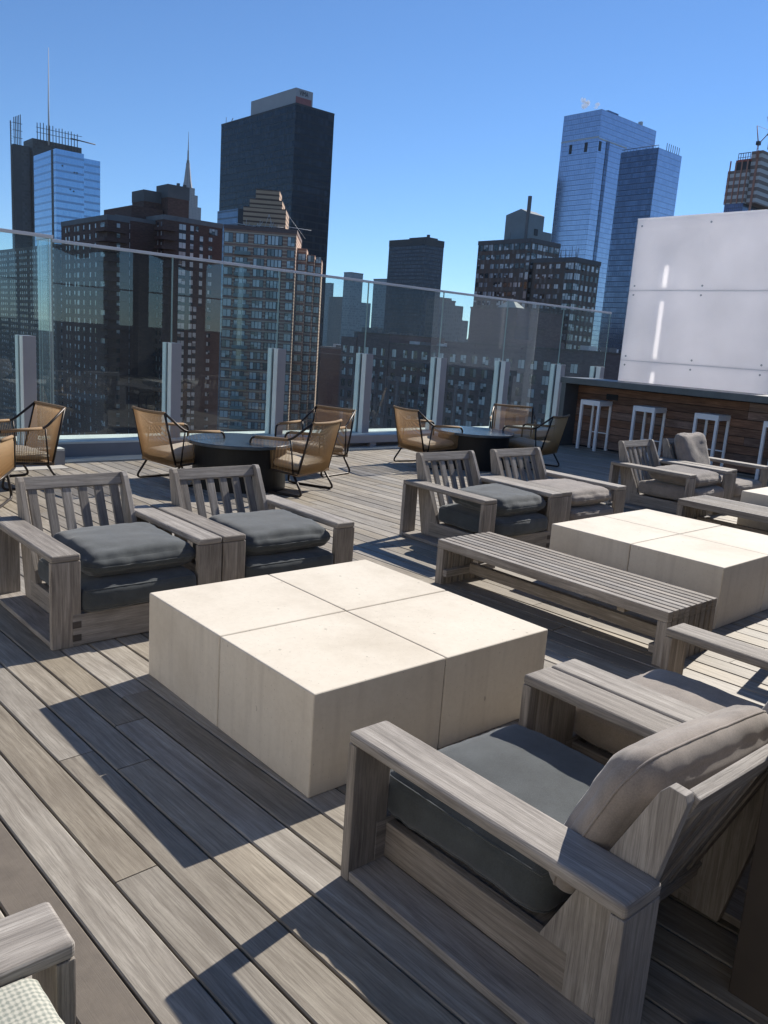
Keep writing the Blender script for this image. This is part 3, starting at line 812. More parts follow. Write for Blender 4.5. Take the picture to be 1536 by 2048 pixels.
# ---- windows of the nearer buildings: one mesh, scaled; the first 100 are parts, the rest one part
def unit_window(split=2, spandrel=0., var=0):
    m = MB()
    m.box(-.5, .5, -.02, .06, -.5 - spandrel, .5, mat=1, tint=0)
    e = .05
    for k in range(split):
        a = -.5 + e + k * (1 - e) / split; b = -.5 + (k + 1) * (1 - e) / split
        zc = .5 - e - (0, .35, .6, .35)[(var + k) % 4 if var else 0]
        m.box(a, b, -.028, -.021, -.5 + e, zc, mat=0, tint=k * .17)
        if zc < .4: m.box(a, b, -.028, -.021, zc + .012, .5 - e, mat=0, tint=k * .17 + .41)
    if var == 2: m.box(-.5 + e, -.5 + .4, -.30, -.03, -.5, -.5 + .17, mat=1, tint=0)      # air conditioner
    me_o = m.build('window', [M['pane'], M['frame']]); me = me_o.data
    bpy.data.objects.remove(me_o); return me, m
WIN = {(k, sp_, v): unit_window(k, sp_, v) for k, sp_ in ((1, 0.), (2, 0.), (3, 0.), (1, .45), (2, .45), (4, 0.), (5, 0.)) for v in range(4)}
class Face:
    def __init__(s, x, y, ang, top):      # x,y: left end seen from outside; ang: direction of 'right'
        s.o = Vector((x, y, top)); s.a = ang
        s.r = Vector((math.cos(ang), math.sin(ang), 0))
    def M(s, u, v, w_, h_):
        return Matrix.Translation(s.o + s.r * (u + w_ / 2) - Vector((0, 0, v + h_ / 2))) @ Matrix.Rotation(s.a, 4, 'Z') @ Matrix.Diagonal((w_, 1, h_, 1))
class Wins:
    def __init__(s, pane_=None): s.L = []; s.p = pane_
    def put(s, face, u, v, w_, h_, kind=(2, 0.)): s.L.append((v, face.M(u, v, w_, h_), kind + (rnd.choice((0, 0, 0, 1, 2, 3)) if not s.p == 'pane_bay' else rnd.choice((0, 0, 0, 1)),)))
    def build(s, t, limit=96):
        s.L.sort(key=lambda q: q[0]); inv = Matrix.Translation(-t.location)
        for v, mx, k in s.L[:limit]:
            o = bpy.data.objects.new('window', WIN[k][0]); col.objects.link(o); o.parent = t; o.matrix_local = inv @ mx
            if s.p: o.material_slots[0].link = 'OBJECT'; o.material_slots[0].material = M[s.p]
        if len(s.L) > limit:
            mb = MB()
            for v, mx, k in s.L[limit:]:
                src = WIN[k][1]; b = len(mb.v); r = rnd.random()
                mb.v += [tuple(mx @ Vector(p)) for p in src.v]
                mb.f += [[b + i for i in f] for f in src.f]; mb.uv += src.uv; mb.t += [x + r for x in src.t]; mb.m += src.m; mb.sm += src.sm
            o = bpart(t, 'lower_windows', mb, [M[s.p or 'pane'], M['frame']]); o['kind'] = 'stuff'
LEFT, FRONT = -math.pi / 2, 0.0        # faces looking to -X and to -Y
def fh_rows(top, pitch, zlow): 
    v = top
    while v < zlow: yield v; v += pitch

def slabs(t, name, items, mat, each=True):
    for it in items: bpart(t, name, MB().box(*it), mat)

# ---- brown brick apartment house, left
t = bld('apartment_tower', 'dark brown brick apartment tower with grey rooftop blocks, rising behind the railing on the left', 'apartment building', 110, 265)
m = MB(); m.walls(105.39, 112.5, 256.6, 296, G, 33.5); m.walls(112.49, 127.3, 268.7, 300, G, 35.4); m.walls(127.27, 149.2, 263.2, 300, G, 37.1)
m.walls(122, 133.5, 276.7, 300, 30, 40.4)
bpart(t, 'wall', m, M['brown_brick'])
m = MB(); e = .12
for b in ((105.39, 112.5, 256.6, 296, 33.5), (127.27, 149.2, 263.2, 300, 37.1)):
    m.box(b[0] - e, b[1] + e, b[2] - e, b[3], b[4] - 1.3, b[4] + .25)
m.box(113.1, 126.9, 268.6, 300, 34.4, 35.6)
bpart(t, 'parapet', m, M['roofgrey'])
m = MB(); m.walls(127.7, 134.6, 279.5, 289, 30, 42.9); m.walls(134.02, 142, 274.3, 283, 30, 44.7)
bpart(t, 'rooftop_wall', m, M['brown_brick'])
m = MB(); m.walls(127.6, 134.7, 279.4, 289.1, 42.9, 46.6); m.walls(133.92, 142.1, 274.2, 283.1, 44.7, 49); m.box(137.5, 138.3, 274, 275, 49, 49.8); m.box(140, 140.7, 274, 275, 49, 49.7)
bpart(t, 'rooftop_block', m, M['penthouse'])
WB = Wins('pane_white'); W = Wins(); fl = Face(105.39, 296 - .8, LEFT, 33.5); fr2 = Face(127.27, 263.2, FRONT, 37.1); frl = Face(105.39, 256.6, FRONT, 33.5); fm = Face(112.5, 268.7, FRONT, 35.4); fm2 = Face(127.27, 268.6, LEFT, 37.1)
for i, v in enumerate(fh_rows(1.9, 2.95, 90)):
    for u in (3.2, 6.2, 11., 13.6, 19.0, 24.2, 28.8): W.put(fl, u + .25 * ((i * 7 + int(u)) % 3 - 1), v, .95 if u != 13.6 else 1.9, 1.75, (1, 0.) if u != 13.6 else (2, 0.))
    if i % 3 == 0: W.put(fl, 33.2, v, 3.4, 1.7, (4, 0.))
    W.put(frl, 2.9, v, 1.2, 1.4, (1, 0.))
    WB.put(fm, 2.9, v, 2.7, 1.95, (2, .45))
    W.put(fm2, .6, v, .9, 1.8, (1, 0.)); W.put(fm2, 3.2, v, .9, 1.8, (1, 0.))
    WB.put(fr2, 5.4, v, 2.7, 1.95, (2, .45))
    WB.put(fr2, 9.6, v, 1.35, 1.85, (1, .45))
    if i == 0: W.put(fr2, 11.6, v, 1.1, 1.8, (1, 0.)); W.put(fr2, 16.7, v, 3.4, 2.1, (3, 0.))
    else: WB.put(fr2, 13.2 if i < 9 else 11.2, v, 1.35, 1.85, (1, .45)); W.put(fr2, 16.6, v, 1.5, 1.4, (2, 0.))
WB.build(t, 46); W.build(t, 50)
n = 0
for v in fh_rows(4.6, 2.95, 62):
    z = 33.5 - v
    bpart(t, 'balcony', MB().box(103.9, 111.2, 255.3, 263.2, z - .2, z).box(103.9, 104.0, 255.3, 263.2, z, z + .95).box(104.0, 111.2, 255.3, 255.4, z, z + .95), M['brown_brick'])
    z = 37.1 - v
    bpart(t, 'balcony', MB().box(126.0, 131.4, 262.0, 267.8, z - .2, z).box(126.0, 126.1, 262.0, 267.8, z, z + .95).box(126.1, 131.4, 262.0, 262.1, z, z + .95), M['brown_brick'])

# ---- striped tower with stepped crown
ang = R(-38.0)      # direction of the front face seen left to right
c0 = Vector((142.6, 208.2, 0)); ex = Vector((math.cos(ang), math.sin(ang), 0)); ey = Vector((-ex.y, ex.x, 0))
MX = Matrix.Translation(c0) @ Matrix.Rotation(ang, 4, 'Z')      # local: x right (0 = front right corner), y away
t = bld('striped_tower', 'tan and red brick residential tower with stepped striped crown and glass bays', 'apartment building', 142.6, 208.2)
Hh = 31.6
m = MB(); m.walls(-21.2, 0, 0, 27, G, Hh, M=MX)
for (x1, y0, y1, h) in ((2.9, 6, 16, 27.2), (5.3, 9, 19, 25.8), (7.4, 12, 24, 24.8)): m.walls(-1, x1, y0, y1, G, h, M=MX)
bpart(t, 'wall', m, M['band_brick'])
m = MB(); m.box(-21.35, .15, -.15, 27, Hh - 1.0, Hh + .1, M=MX); bpart(t, 'cornice', m, M['plum_brick'])
for (a, b, y0, y1, z0, z1) in ((-16.2, -3.6, 3, 16, Hh - 1, 37.6), (-14.5, -4.9, 4, 15, 37.6, 40.1), (-12.9, -5.9, 5, 14, 40.1, 43)):
    bpart(t, 'crown_tier', MB().walls(a, b, y0, y1, z0, z1, M=MX), M['stripe_brick'])
W = Wins('pane_bay')
class FaceM(Face):
    def __init__(s, x, y, a, top): 
        p = MX @ Vector((x, y, 0)); super().__init__(p.x, p.y, a, top)
ff = FaceM(-21.2, 0, ang, Hh); 
bays = ((.1, 2.6, 2), (3.4, 3.7, 3), (8.7, 3.3, 3), (12.7, 4.5, 4), (18.6, 2.2, 2))
for i, v in enumerate(fh_rows(2.0, 3.03, 98)):
    hh_ = 2.75 if i == 0 else 2.15
    for u, ww, sp_ in bays: W.put(ff, u, v + (0 if i == 0 else .75), ww, hh_, (sp_, 0.))
    if i > 0:
        for (x0, w0, y0, top) in ((.35, 2.3, 6, 27.2), (3.2, 1.8, 9, 25.8), (5.5, 1.7, 12, 24.8)):
            f2 = FaceM(x0, y0, ang, Hh)
            if Hh - v - 2.9 < top - .4: W.put(f2, 0, v + .9, w0, 1.95, (2, 0.))
W.build(t)
for i, v in enumerate(fh_rows(8.0, 3.03, 90)):
    z = Hh - v
    if i % 1 == 0: bpart(t, 'balcony', MB().box(-17.9, -13.2, -1.1, -.03, z - .14, z, M=MX).box(-17.9, -13.2, -1.12, -1.06, z, z + .9, M=MX), M['balcony_glass'])
m = MB()
for k in range(14):
    u = rnd.uniform(-15, -5); m.tube([MX @ Vector((u, rnd.uniform(.6, 2), Hh)), MX @ Vector((u + rnd.uniform(-1.2, 1.2), rnd.uniform(.6, 2), Hh + rnd.uniform(.8, 2.4)))], .05, 4)
m.tube([MX @ Vector((-13, 1, Hh + .5)), MX @ Vector((-4, 1, Hh + .6))], .06, 4); m.tube([MX @ Vector((-9.6, 1, Hh)), MX @ Vector((-8.4, 1.2, Hh + 4))], .05, 4); m.tube([MX @ Vector((-6.9, 1, Hh)), MX @ Vector((-8.4, 1.2, Hh + 4))], .05, 4)
m.tube([MX @ Vector((-3, 1, Hh + .9)), MX @ Vector((4.2, .5, Hh + .3))], .08, 4); m.tube([MX @ Vector((-3.4, 3, 36.5)), MX @ Vector((2.5, 2, Hh - 2))], .05, 4)
m.tube([MX @ Vector((-18, .4, Hh + .7)), MX @ Vector((-12, .6, Hh + .2))], .08, 4)
bpart(t, 'roof_rig', m, M['antenna'])

# ---- black glass tower
M['f_black'] = facade('black_curtain_wall', 4.6, 2.1, (.010, .014, .022), (.007, .012, .024), (.030, .042, .065), .08, .22, 0, .4, .18, 3., spec=.28)
t = bld('black_tower', 'tall black glass office slab with a pale billboard block on its roof', 'office tower', 334, 495)
bpart(t, 'curtain_wall', MB().walls(334.05, 366.5, 495.1, 594.5, G, 153.6), M['f_black'])
bpart(t, 'parapet', MB().box(333.95, 366.6, 495.0, 594.6, 152.7, 153.9), M['darkmetal'])
bpart(t, 'roof_billboard', MB().walls(337.07, 351.2, 500.3, 557.5, 153.9, 164.8), M['board'])
bpart(t, 'red_band', MB().box(337.2, 350.0, 500.05, 500.28, 155.2, 159.4), M['signred'])
fc = bpy.data.curves.new('billboard_lettering', 'FONT'); fc.body = 'VIMA'; fc.size = 4.4; fc.extrude = .05
fc.materials.append(M['darkmetal'])
ft = bpy.data.objects.new('text_source', fc); col.objects.link(ft)
fm_ = bpy.data.meshes.new_from_object(ft.evaluated_get(bpy.context.evaluated_depsgraph_get())); bpy.data.objects.remove(ft)
fo = bpy.data.objects.new('billboard_lettering', fm_); col.objects.link(fo)
fo.parent = t; fo.location = Vector((340.0, 500.2, 160.7)) - t.location; fo.rotation_euler = (R(90), 0, 0); fo.scale = (.72, 1, 1)
bpart(t, 'roof_mast', MB().tube([(334.4, 588, 153.9), (334.4, 588, 158)], .2, 4).tube([(334.4, 580, 153.9), (334.4, 578, 156)], .3, 4), M['darkmetal'])

M['f_annex'] = facade('annex_glass', 3.6, 1.6, (.08, .11, .16), (.10, .15, .23), (.16, .22, .32), .08, .2, .5, .5, .15, 1)
t = bld('glass_annex', 'small pale blue glass block in front of the black tower', 'office building', 242.4, 411)
bpart(t, 'curtain_wall', MB().walls(242.46, 250, 411.1, 433.5, G, 66.6), M['f_annex'])
bpart(t, 'side_wall', MB().box(242.5, 250.1, 410.9, 411.09, G, 66.7), M['darkmetal'])

# ---- twin blue glass towers, right
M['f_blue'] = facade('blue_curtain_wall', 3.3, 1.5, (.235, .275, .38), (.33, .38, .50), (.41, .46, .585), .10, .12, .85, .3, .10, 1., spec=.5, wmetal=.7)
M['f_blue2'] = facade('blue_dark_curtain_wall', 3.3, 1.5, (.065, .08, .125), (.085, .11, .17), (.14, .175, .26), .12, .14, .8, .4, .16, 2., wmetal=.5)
t = bld('blue_tower', 'tallest blue glass tower with a white band below its crown', 'skyscraper', 481, 354)
bpart(t, 'curtain_wall', MB().walls(481, 547.5, 354.3, 385.1, G, 161), M['f_blue'])
m = MB()
m.box(480.85, 480.99, 354.1, 385.2, 143.4, 144.3); m.box(480.85, 514, 354.1, 354.28, 142.6, 143.5)
bpart(t, 'white_band', m, M['antenna'])
for y in (375.5, 362.8): bpart(t, 'louver_opening', MB().box(480.8, 480.98, y, y + 2.2, 135.5, 141.5), M['darkmetal'])
bpart(t, 'louver_opening', MB().box(482.2, 484.6, 354.05, 354.25, 135.5, 141.5), M['darkmetal'])
bpart(t, 'dark_slot', MB().box(490.2, 493.6, 354.0, 354.28, G, 143), M['f_blue2'])
bpart(t, 'roof_plant', MB().box(496, 508, 360, 380, 161, 164.5), M['f_blue2'])
bpart(t, 'roof_plant', MB().box(528, 530, 354.5, 357, 161, 163.4), M['antenna'])
t = bld('blue_tower', 'shorter dark blue glass tower with a lighter side, next to the tallest one', 'skyscraper', 469.5, 300)
bpart(t, 'curtain_wall', MB().walls(469.55, 496.5, 300.46, 327.1, G, 128.5), M['f_blue'])
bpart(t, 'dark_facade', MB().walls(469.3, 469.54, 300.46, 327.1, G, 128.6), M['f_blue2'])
m = MB()
for k in range(12): m.tube([(470 + .1, 301 + k * 2.2, 128.6), (470.1, 301 + k * 2.2, 130.2)], .12, 4)
m.tube([(470.1, 301, 130.2), (470.1, 327, 130.2)], .2, 4)
for k in range(7): m.tube([(479 + k * 2.4, 301, 128.5), (479 + k * 2.4, 301, 133)], .22, 4)
bpart(t, 'roof_railing', m, M['darkmetal'])

# ---- grey brown residential pair in front of them
t = bld('grey_brown_tower', 'grey brown residential tower with a blank rooftop block and chimney', 'apartment building', 209, 174)
m = MB(); m.walls(209.1, 223.5, 174.5, 197.5, G, 36.2); m.walls(204.3, 216.9, 153.3, 168.7, G, 29.3); m.walls(210.5, 222, 165, 176, G, 29)
bpart(t, 'wall', m, M['umber_brick'])
m = MB(); m.box(208.95, 223.65, 174.35, 197.6, 35.2, 36.5); m.box(204.15, 217.05, 153.15, 168.8, 28.3, 29.6); bpart(t, 'parapet', m, M['penthouse'])
M['greenwall'] = plain('grey_green_stucco', (.20, .235, .255), .85, 0, .3, .12, .2)
m = MB(); m.walls(213.4, 221, 180.2, 190.2, 36.2, 45); m.walls(221, 225.6, 180.2, 186, 36.2, 40.3)
m.add([(213.4, 180.2, 45), (213.4, 190.2, 45), (213.4, 184, 46.6), (221, 184, 46.6), (221, 180.2, 45), (221, 190.2, 45)], [[0, 1, 2], [0, 2, 3, 4], [1, 5, 3, 2]], [[(0, 0)] * 3, [(0, 0)] * 4, [(0, 0)] * 4])
bpart(t, 'rooftop_block', m, M['greenwall'])
bpart(t, 'chimney', MB().box(213.1, 214.0, 180.4, 181.3, 36.5, 50.3), M['roofgrey'])
bpart(t, 'roof_opening', MB().box(216.5, 218.2, 180.0, 180.18, 38.6, 40.6), M['darkmetal'])
W = Wins(); f1 = Face(209.1, 197.5, LEFT, 36.2); f2 = Face(209.1, 174.5, FRONT, 36.2); f3 = Face(204.3, 168.7, LEFT, 29.3); f4 = Face(204.3, 153.3, FRONT, 29.3)
for i, v in enumerate(fh_rows(1.0, 2.95, 62)):
    if i == 0:
        for k in range(10): W.put(f1, .3 + k * 2.25, v, 2.0, 2.1, (2, 0.))
    else:
        for k in range(9):
            if (k * 5 + i * 3) % 11 != 0: W.put(f1, 1.9 + k * 2.15, v + .35, 1.65, 1.6, (2, 0.))
    W.put(f1, .2, v + .3, 1.2, 1.7, (1, 0.))
    W.put(f1, 21.4, v + .1, 1.4, 2.5, (1, 0.))
    for k in range(5): W.put(f2, .3 + k * 2.8, v + .2, 2.5, 1.9, (2, 0.))
    if 36.2 - v - 8 < 29:
        for k in range(4): W.put(f3, 1.0 + k * 2.5, v + .5, 1.7, 1.4, (2, 0.))
        W.put(f3, 12.0, v + .2, 3.2, 2.0, (3, 0.)); W.put(f4, .1, v + .2, 3.0, 2.0, (3, 0.))
        for k in range(4): W.put(f4, 3.9 + k * 2.25, v + .4, 1.25, 1.75, (1, 0.))
W.build(t)
m = MB()
for k in range(16):
    x, y = rnd.uniform(206, 216), rnd.uniform(154, 168); m.tube([(x, y, 29.4), (x, y, 29.4 + rnd.uniform(1.5, 4.5))], .09, 4)
for k in range(5):
    x, y = rnd.uniform(210, 222), rnd.uniform(175, 190); m.tube([(x, y, 36.3), (x, y, 36.3 + rnd.uniform(1, 3))], .08, 4)
bpart(t, 'antennas', m, M['roofgrey'])

# ---- plum brick block with pyramid skylight
t = bld('plum_building', 'blank plum brick building with a pale pyramid skylight on its roof', 'building', 177, 150)
m = MB(); m.walls(177.1, 197.5, 150.4, 168, G, 12.8); m.walls(172, 186, 140, 150.3, G, 4.5); bpart(t, 'wall', m, M['plum_brick'])
m = MB(); m.box(176.95, 197.6, 150.2, 168.1, 12.5, 13.0); m.box(176.9, 190, 150.1, 160, 7.6, 7.95); bpart(t, 'ledge', m, M['umber_brick'])
m = MB(); m.add([(177.4, 151, 13), (181, 151, 13), (181, 158.3, 13), (177.4, 158.3, 13), (179.2, 154.4, 15.6)], [[0, 1, 4], [1, 2, 4], [2, 3, 4], [3, 0, 4]], [[(0, 0)] * 3] * 4)
bpart(t, 'skylight', m, M['pale'])

# ---- brick mid-rise straight ahead
t = bld('brick_midrise', 'plum brown brick mid-rise with paired windows straight behind the railing', 'apartment building', 140, 150)
m = MB(); m.walls(140.2, 165, 139, 180.5, G, .9); m.walls(140.0, 160, 160.5, 173.4, G, 3.1); m.walls(139.6, 165, 100, 139, G, 2.2); m.walls(139.6, 160, 173.5, 180, G, 2.0)
bpart(t, 'wall', m, M['plum_brick'])
m = MB(); m.box(140.0, 165, 139.1, 160.4, .9, 1.25); m.box(139.4, 165, 99.8, 138.9, 2.2, 2.55); m.box(139.85, 160, 160.4, 173.45, 3.1, 3.4); bpart(t, 'ledge', m, M['umber_brick'])
W = Wins(); fa = Face(139.6, 180, LEFT, 2.0); fb = Face(140.0, 173.4, LEFT, 2.0); fc_ = Face(140.2, 160.4, LEFT, 2.0); fd = Face(139.6, 139, LEFT, 2.0)
for i, v in enumerate(fh_rows(2.3, 3.0, 62)):
    for u in (1.0, 4.0): W.put(fa, u, v, 1.7, 2.0, (2, 0.))
    for u in (.6, 3.4, 6.6, 10.): W.put(fb, u, v, 1.5, 2.0, (2, 0.))
    for u in (1.2, 5.4, 8.6, 12.2, 15.6, 18.4): W.put(fc_, u, v, 2.2 if u in (8.6, 12.2) else 1.6, 2.1, (3, 0.) if u in (8.6, 12.2) else (2, 0.))
    for k in range(11): W.put(fd, 1.3 + k * 3.5, v, 1.9, 2.0, (2, 0.))
W.build(t)
for i, v in enumerate(fh_rows(6.2, 6.0, 40)):
    z = 2.0 - v
    bpart(t, 'balcony', MB().box(138.9, 140.18, 145.4, 154.5, z - .18, z).box(138.9, 138.95, 145.4, 154.5, z, z + .9), M['umber_brick'])
for k in range(16):
    x, y = rnd.uniform(141, 158), rnd.uniform(140, 159); s_ = rnd.uniform(.3, 1.1)
    bpart(t, 'roof_unit', MB().box(x, x + s_ * 2, y, y + s_ * 2, .91, 1.0 + s_), M['antenna'] if k % 3 else M['roofgrey'])

# ---- far left: apartment block, and the tower under construction with its blue glass neighbour
t = bld('grey_apartment_slab', 'grey apartment slab with rows of small windows at the far left edge', 'apartment building', 144, 412)
bpart(t, 'wall', MB().walls(144.7, 156, 412.8, 560, G, 36.0), M['umber_brick'])
W = Wins(); f1 = Face(144.7, 560, LEFT, 36.0); f2 = Face(144.7, 412.8, FRONT, 36.0)
for v in fh_rows(1.5, 2.95, 100):
    for k in range(26):
        if k % 5 != 4: W.put(f1, 60 + k * 3.3, v, 1.7, 1.5, (2, 0.))
    W.put(f2, 2, v, 1.5, 1.5); W.put(f2, 7, v, 1.5, 1.5)
W.build(t)

M['roofdark'] = plain('dark_concrete', (.06, .064, .072), .9, 0, .3, .2, .1)
M['f_concrete'] = facade('bare_floors', 4.2, 3.0, (.07, .075, .085), (.028, .03, .036), (.06, .065, .075), .06, .3, 0, .9, .6, 1)
t = bld('unfinished_tower', 'dark unfinished concrete tower with bare columns and a tall mast on top', 'tower', 373, 1216)
m = MB(); m.walls(383, 394, 1213.5, 1248, G, 223); m.walls(396, 462, 1208, 1245, G, 234); m.walls(393.9, 396.1, 1218, 1240, G, 216)
bpart(t, 'frame', m, M['f_concrete'])
bpart(t, 'side_frame', MB().walls(373, 383, 1213.4, 1225, G, 223), M['roofdark'])
for k in range(5): x = 373.5 + 2.1 * k; bpart(t, 'bare_column', MB().box(x, x + .8, 1212, 1213, 222, 256 + 1.2 * k), M['darkmetal'])
for z in (231, 240, 249): bpart(t, 'tie_beam', MB().box(372, 384.5, 1212.2, 1212.6, z, z + .6), M['darkmetal'])
for k in range(14): x = 398 + 4.1 * k; bpart(t, 'bare_column', MB().box(x, x + .8, 1196, 1196.8, 225, 252 - .35 * k + (k % 3)), M['darkmetal'])
for z in (240, 246): bpart(t, 'tie_beam', MB().box(397, 458, 1196.1, 1196.5, z, z + .6), M['darkmetal'])
m = MB(); m.box(370.5, 371.7, 1217, 1218, G, 252)
for k in range(60): z = 60 + k * 3.2; m.box(369.8, 373, 1216.6, 1216.95, z, z + .5)
bpart(t, 'hoist', m, M['roofgrey'])
bpart(t, 'mast', MB().tube([(415.5, 1202, 228), (415.5, 1202, 281), (416.5, 1202, 349)], 1.5, 8, r1=.3), M['antenna'])
bpart(t, 'outrigger', MB().tube([(440, 1190, 240), (471, 1181.5, 237)], .8, 5), M['darkmetal'])
M['f_sky'] = facade('sky_blue_curtain_wall', 8.5, 1.9, (.22, .34, .52), (.27, .43, .64), (.32, .49, .70), .05, .30, .85, .3, .14, 1., wmetal=.8)
t = bld('blue_glass_tower', 'pale blue banded glass tower standing before the dark unfinished one', 'skyscraper', 365, 1035)
bpart(t, 'curtain_wall', MB().walls(365, 398.5, 1035, 1111, G, 194.6), M['f_sky'])
bpart(t, 'lower_wing', MB().walls(398.5, 418.3, 1035.1, 1090, G, 190), M['f_sky'])
bpart(t, 'dark_slot', MB().box(364.7, 364.99, 1043.2, 1049.6, G, 194.4), M['darkmetal'])
m = MB()
for (u, z) in ((372, 176), (386, 171), (389, 171), (381, 151), (385, 149.5)): m.box(u, u + 1.8, 1034.8, 1034.98, z, z + 1.6)
bpart(t, 'open_vent', m, M['darkmetal'])

# ---- spire tower in the distance
M['f_stone'] = facade('pale_stone_piers', 4., 4.4, (.30, .29, .30), (.15, .16, .19), (.2, .21, .24), .5, .3, 0, .8, .4, 1)
t = bld('spire_tower', 'distant pale stone skyscraper stepping up to a needle spire', 'skyscraper', 1106, 2126)
def oct_(mb, r0_, z0, r1_, z1, n=8):
    V = []; 
    for r, z in ((r0_, z0), (r1_, z1)):
        for k in range(n): a = 2 * math.pi * (k + .5) / n; V.append((1101 + r * math.cos(a), 2130 + r * math.sin(a), z))
    F = [[k, (k + 1) % n, n + (k + 1) % n, n + k] for k in range(n)] + [list(range(n, 2 * n))]
    return mb.add(V, F, [[(0, z0), (4, z0), (4, z1), (0, z1)]] * n + [[(0, 0)] * n])
m = MB(); m.walls(1068, 1132, 2110, 2160, G, 318); m.walls(1076, 1124, 2115, 2158, 318, 348); m.walls(1083, 1117, 2119, 2150, 348, 366)
bpart(t, 'shaft', m, M['f_stone'])
m = MB(); oct_(m, 13.5, 366, 10, 382); oct_(m, 10, 382, 5.0, 424); oct_(m, 5.6, 424, 5.2, 428); bpart(t, 'crown', m, M['f_stone'])
m = MB(); oct_(m, 4.0, 428, 3.4, 436); oct_(m, 2.3, 436, 1.9, 460); oct_(m, 1.2, 460, .9, 482); oct_(m, .7, 482, .35, 507); bpart(t, 'spire', m, M['roofgrey'])

# ---- middle distance
M['f_navy'] = facade('navy_curtain_wall', 3.9, 1.8, (.028, .038, .062), (.022, .034, .062), (.06, .08, .125), .2, .3, 0, .5, .2, 1.5, spec=.3)
t = bld('navy_office_slab', 'dark navy office slab with a black roof band, centre of the skyline', 'office tower', 612.6, 655)
bpart(t, 'curtain_wall', MB().walls(612.6, 639.6, 655.6, 714, G, 103), M['f_navy'])
bpart(t, 'roof_band', MB().walls(612.4, 639.8, 655.4, 714.2, 103, 109.5), M['darkmetal'])
bpart(t, 'roof_plant', MB().box(620, 636, 662, 690, 109.5, 112), M['darkmetal'])
bpart(t, 'roof_vent', MB().box(625, 627, 665, 668, 112, 115), M['darkmetal'])
M['f_slate'] = facade('slate_curtain_wall', 3.6, 2.2, (.15, .19, .23), (.12, .16, .20), (.26, .31, .36), .3, .35, .2, .6, .25, 1.2)
M['f_tan'] = facade('tan_far_facade', 3.5, 2.4, (.16, .165, .17), (.06, .07, .08), (.14, .15, .16), .45, .4, 0, .8, .4, 1.2)
def simple(name, label, cat, x0, x1, y0, y1, z1, mat, extra=None):
    t = bld(name, label, cat, x0, y0)
    bpart(t, 'facade', MB().walls(x0, x1, y0, y1, G, z1), mat)
    bpart(t, 'parapet', MB().box(x0 - .3, x1 + .3, y0 - .3, y1 + .3, z1, z1 + 1.2), M['roofgrey'])
    for e in (extra or []): bpart(t, 'roof_block', MB().walls(*e), mat)
    return t
simple('glass_slab', 'narrow blue grey slab just left of the navy office slab', 'tower', 779.7, 800, 908.6, 938, 86, M['f_slate'])
simple('slim_tower', 'slim blue grey residential tower with a stepped right side', 'tower', 801.9, 826, 1019.7, 1037, 99, M['f_slate'], [(826, 845, 1019.7, 1035, G, 57)])
simple('far_tower', 'low square grey tower left of the slim residential one', 'tower', 976, 986, 1264, 1305, 75.5, M['f_tan'])
simple('far_tower', 'pale distant tower beside the edge of the black tower', 'tower', 1017, 1026, 1358, 1388, 105.5, M['f_slate'])
simple('stepped_building', 'stepped grey masonry building right of the navy office slab', 'building', 487, 505.5, 498.9, 514.5, 37, M['f_tan'], [(505.5, 515.5, 498.9, 512, G, 34.5), (515.5, 523, 498.9, 512, G, 23), (489, 503, 501, 512, 37, 40)])
# low roofs between the railing and the skyline
low = [(201.9, 214, 245, 274, -3, 'dark_brick', 'low dark brick block with a narrow roof, right of the striped tower'),
       (290, 320, 330, 360, -6, 'umber_brick', 'low brown roof seen through the gap right of the striped tower'),
       (250, 285, 255, 285, -7, 'umber_brick', 'flat umber roof just above the brick mid-rise'),
       (330, 380, 340, 400, -9, 'f_tan', 'grey flat roof behind the umber one'),
       (420, 470, 480, 520, 6, 'f_tan', 'grey low-rise under the slim tower'),
       (520, 590, 600, 650, 8, 'f_navy', 'dark low-rise at the foot of the navy slab'),
       (380, 410, 350, 385, 4, 'dark_brick', 'dark brick low-rise at the foot of the stepped building'),
       (700, 780, 800, 860, 16, 'f_tan', 'pale low-rise far under the slim tower'),
       (193.9, 214, 128, 151, 1.5, 'dark_brick', 'dark brick block behind the last railing posts'),
       (250, 285, 150, 200, -4, 'dark_brick', 'dark low block at the foot of the grey brown tower')]
for x0, x1, y0, y1, z1, mt_, lb in low:
    t = bld('low_building', lb, 'building', x0, y0)
    bpart(t, 'wall', MB().walls(x0, x1, y0, y1, G, z1), M[mt_])
    bpart(t, 'parapet', MB().box(x0 - .2, x1 + .2, y0 - .2, y1 + .2, z1, z1 + .7), M['roofgrey'])
    for k in range(7):
        a, b = rnd.uniform(x0 + 1, x1 - 4), rnd.uniform(y0 + 1, y1 - 4); s_ = rnd.uniform(.6, 2.2); bpart(t, 'roof_unit', MB().box(a, a + s_ * 2, b, b + s_ * 1.5, z1 + .7, z1 + .7 + s_), M['antenna'] if x0 < 300 and k % 2 else M['roofgrey'])

# ---- tower under construction at the right edge
M['cranered'] = plain('crane_paint', (.36, .17, .12), .6, 0, .4, .2, 1)
M['f_con'] = facade('open_floors', 5.2, 30., (.50, .48, .47), (.17, .125, .11), (.26, .19, .165), .0, .5, 0, .8, .8, 1)
t = bld('construction_tower', 'half-built tower with open floors and cranes at the right edge', 'tower', 620, 320)
bpart(t, 'curtain_wall', MB().walls(620.2, 668, 319.2, 334, G, 121), M['f_blue2'])
bpart(t, 'open_floor', MB().walls(621, 668, 319.2, 335.5, 121, 145), M['f_con'])
bpart(t, 'open_floor', MB().walls(622, 668, 320, 331, 145, 151), M['darkmetal'])
bpart(t, 'safety_netting', MB().box(621.8, 668, 319.8, 329, 151, 152.6), M['redsteel'])
m = MB()
for k in range(6): y = 319.8 + 1.85 * k; m.box(621.6, 621.9, y, y + .35, 151, 157)
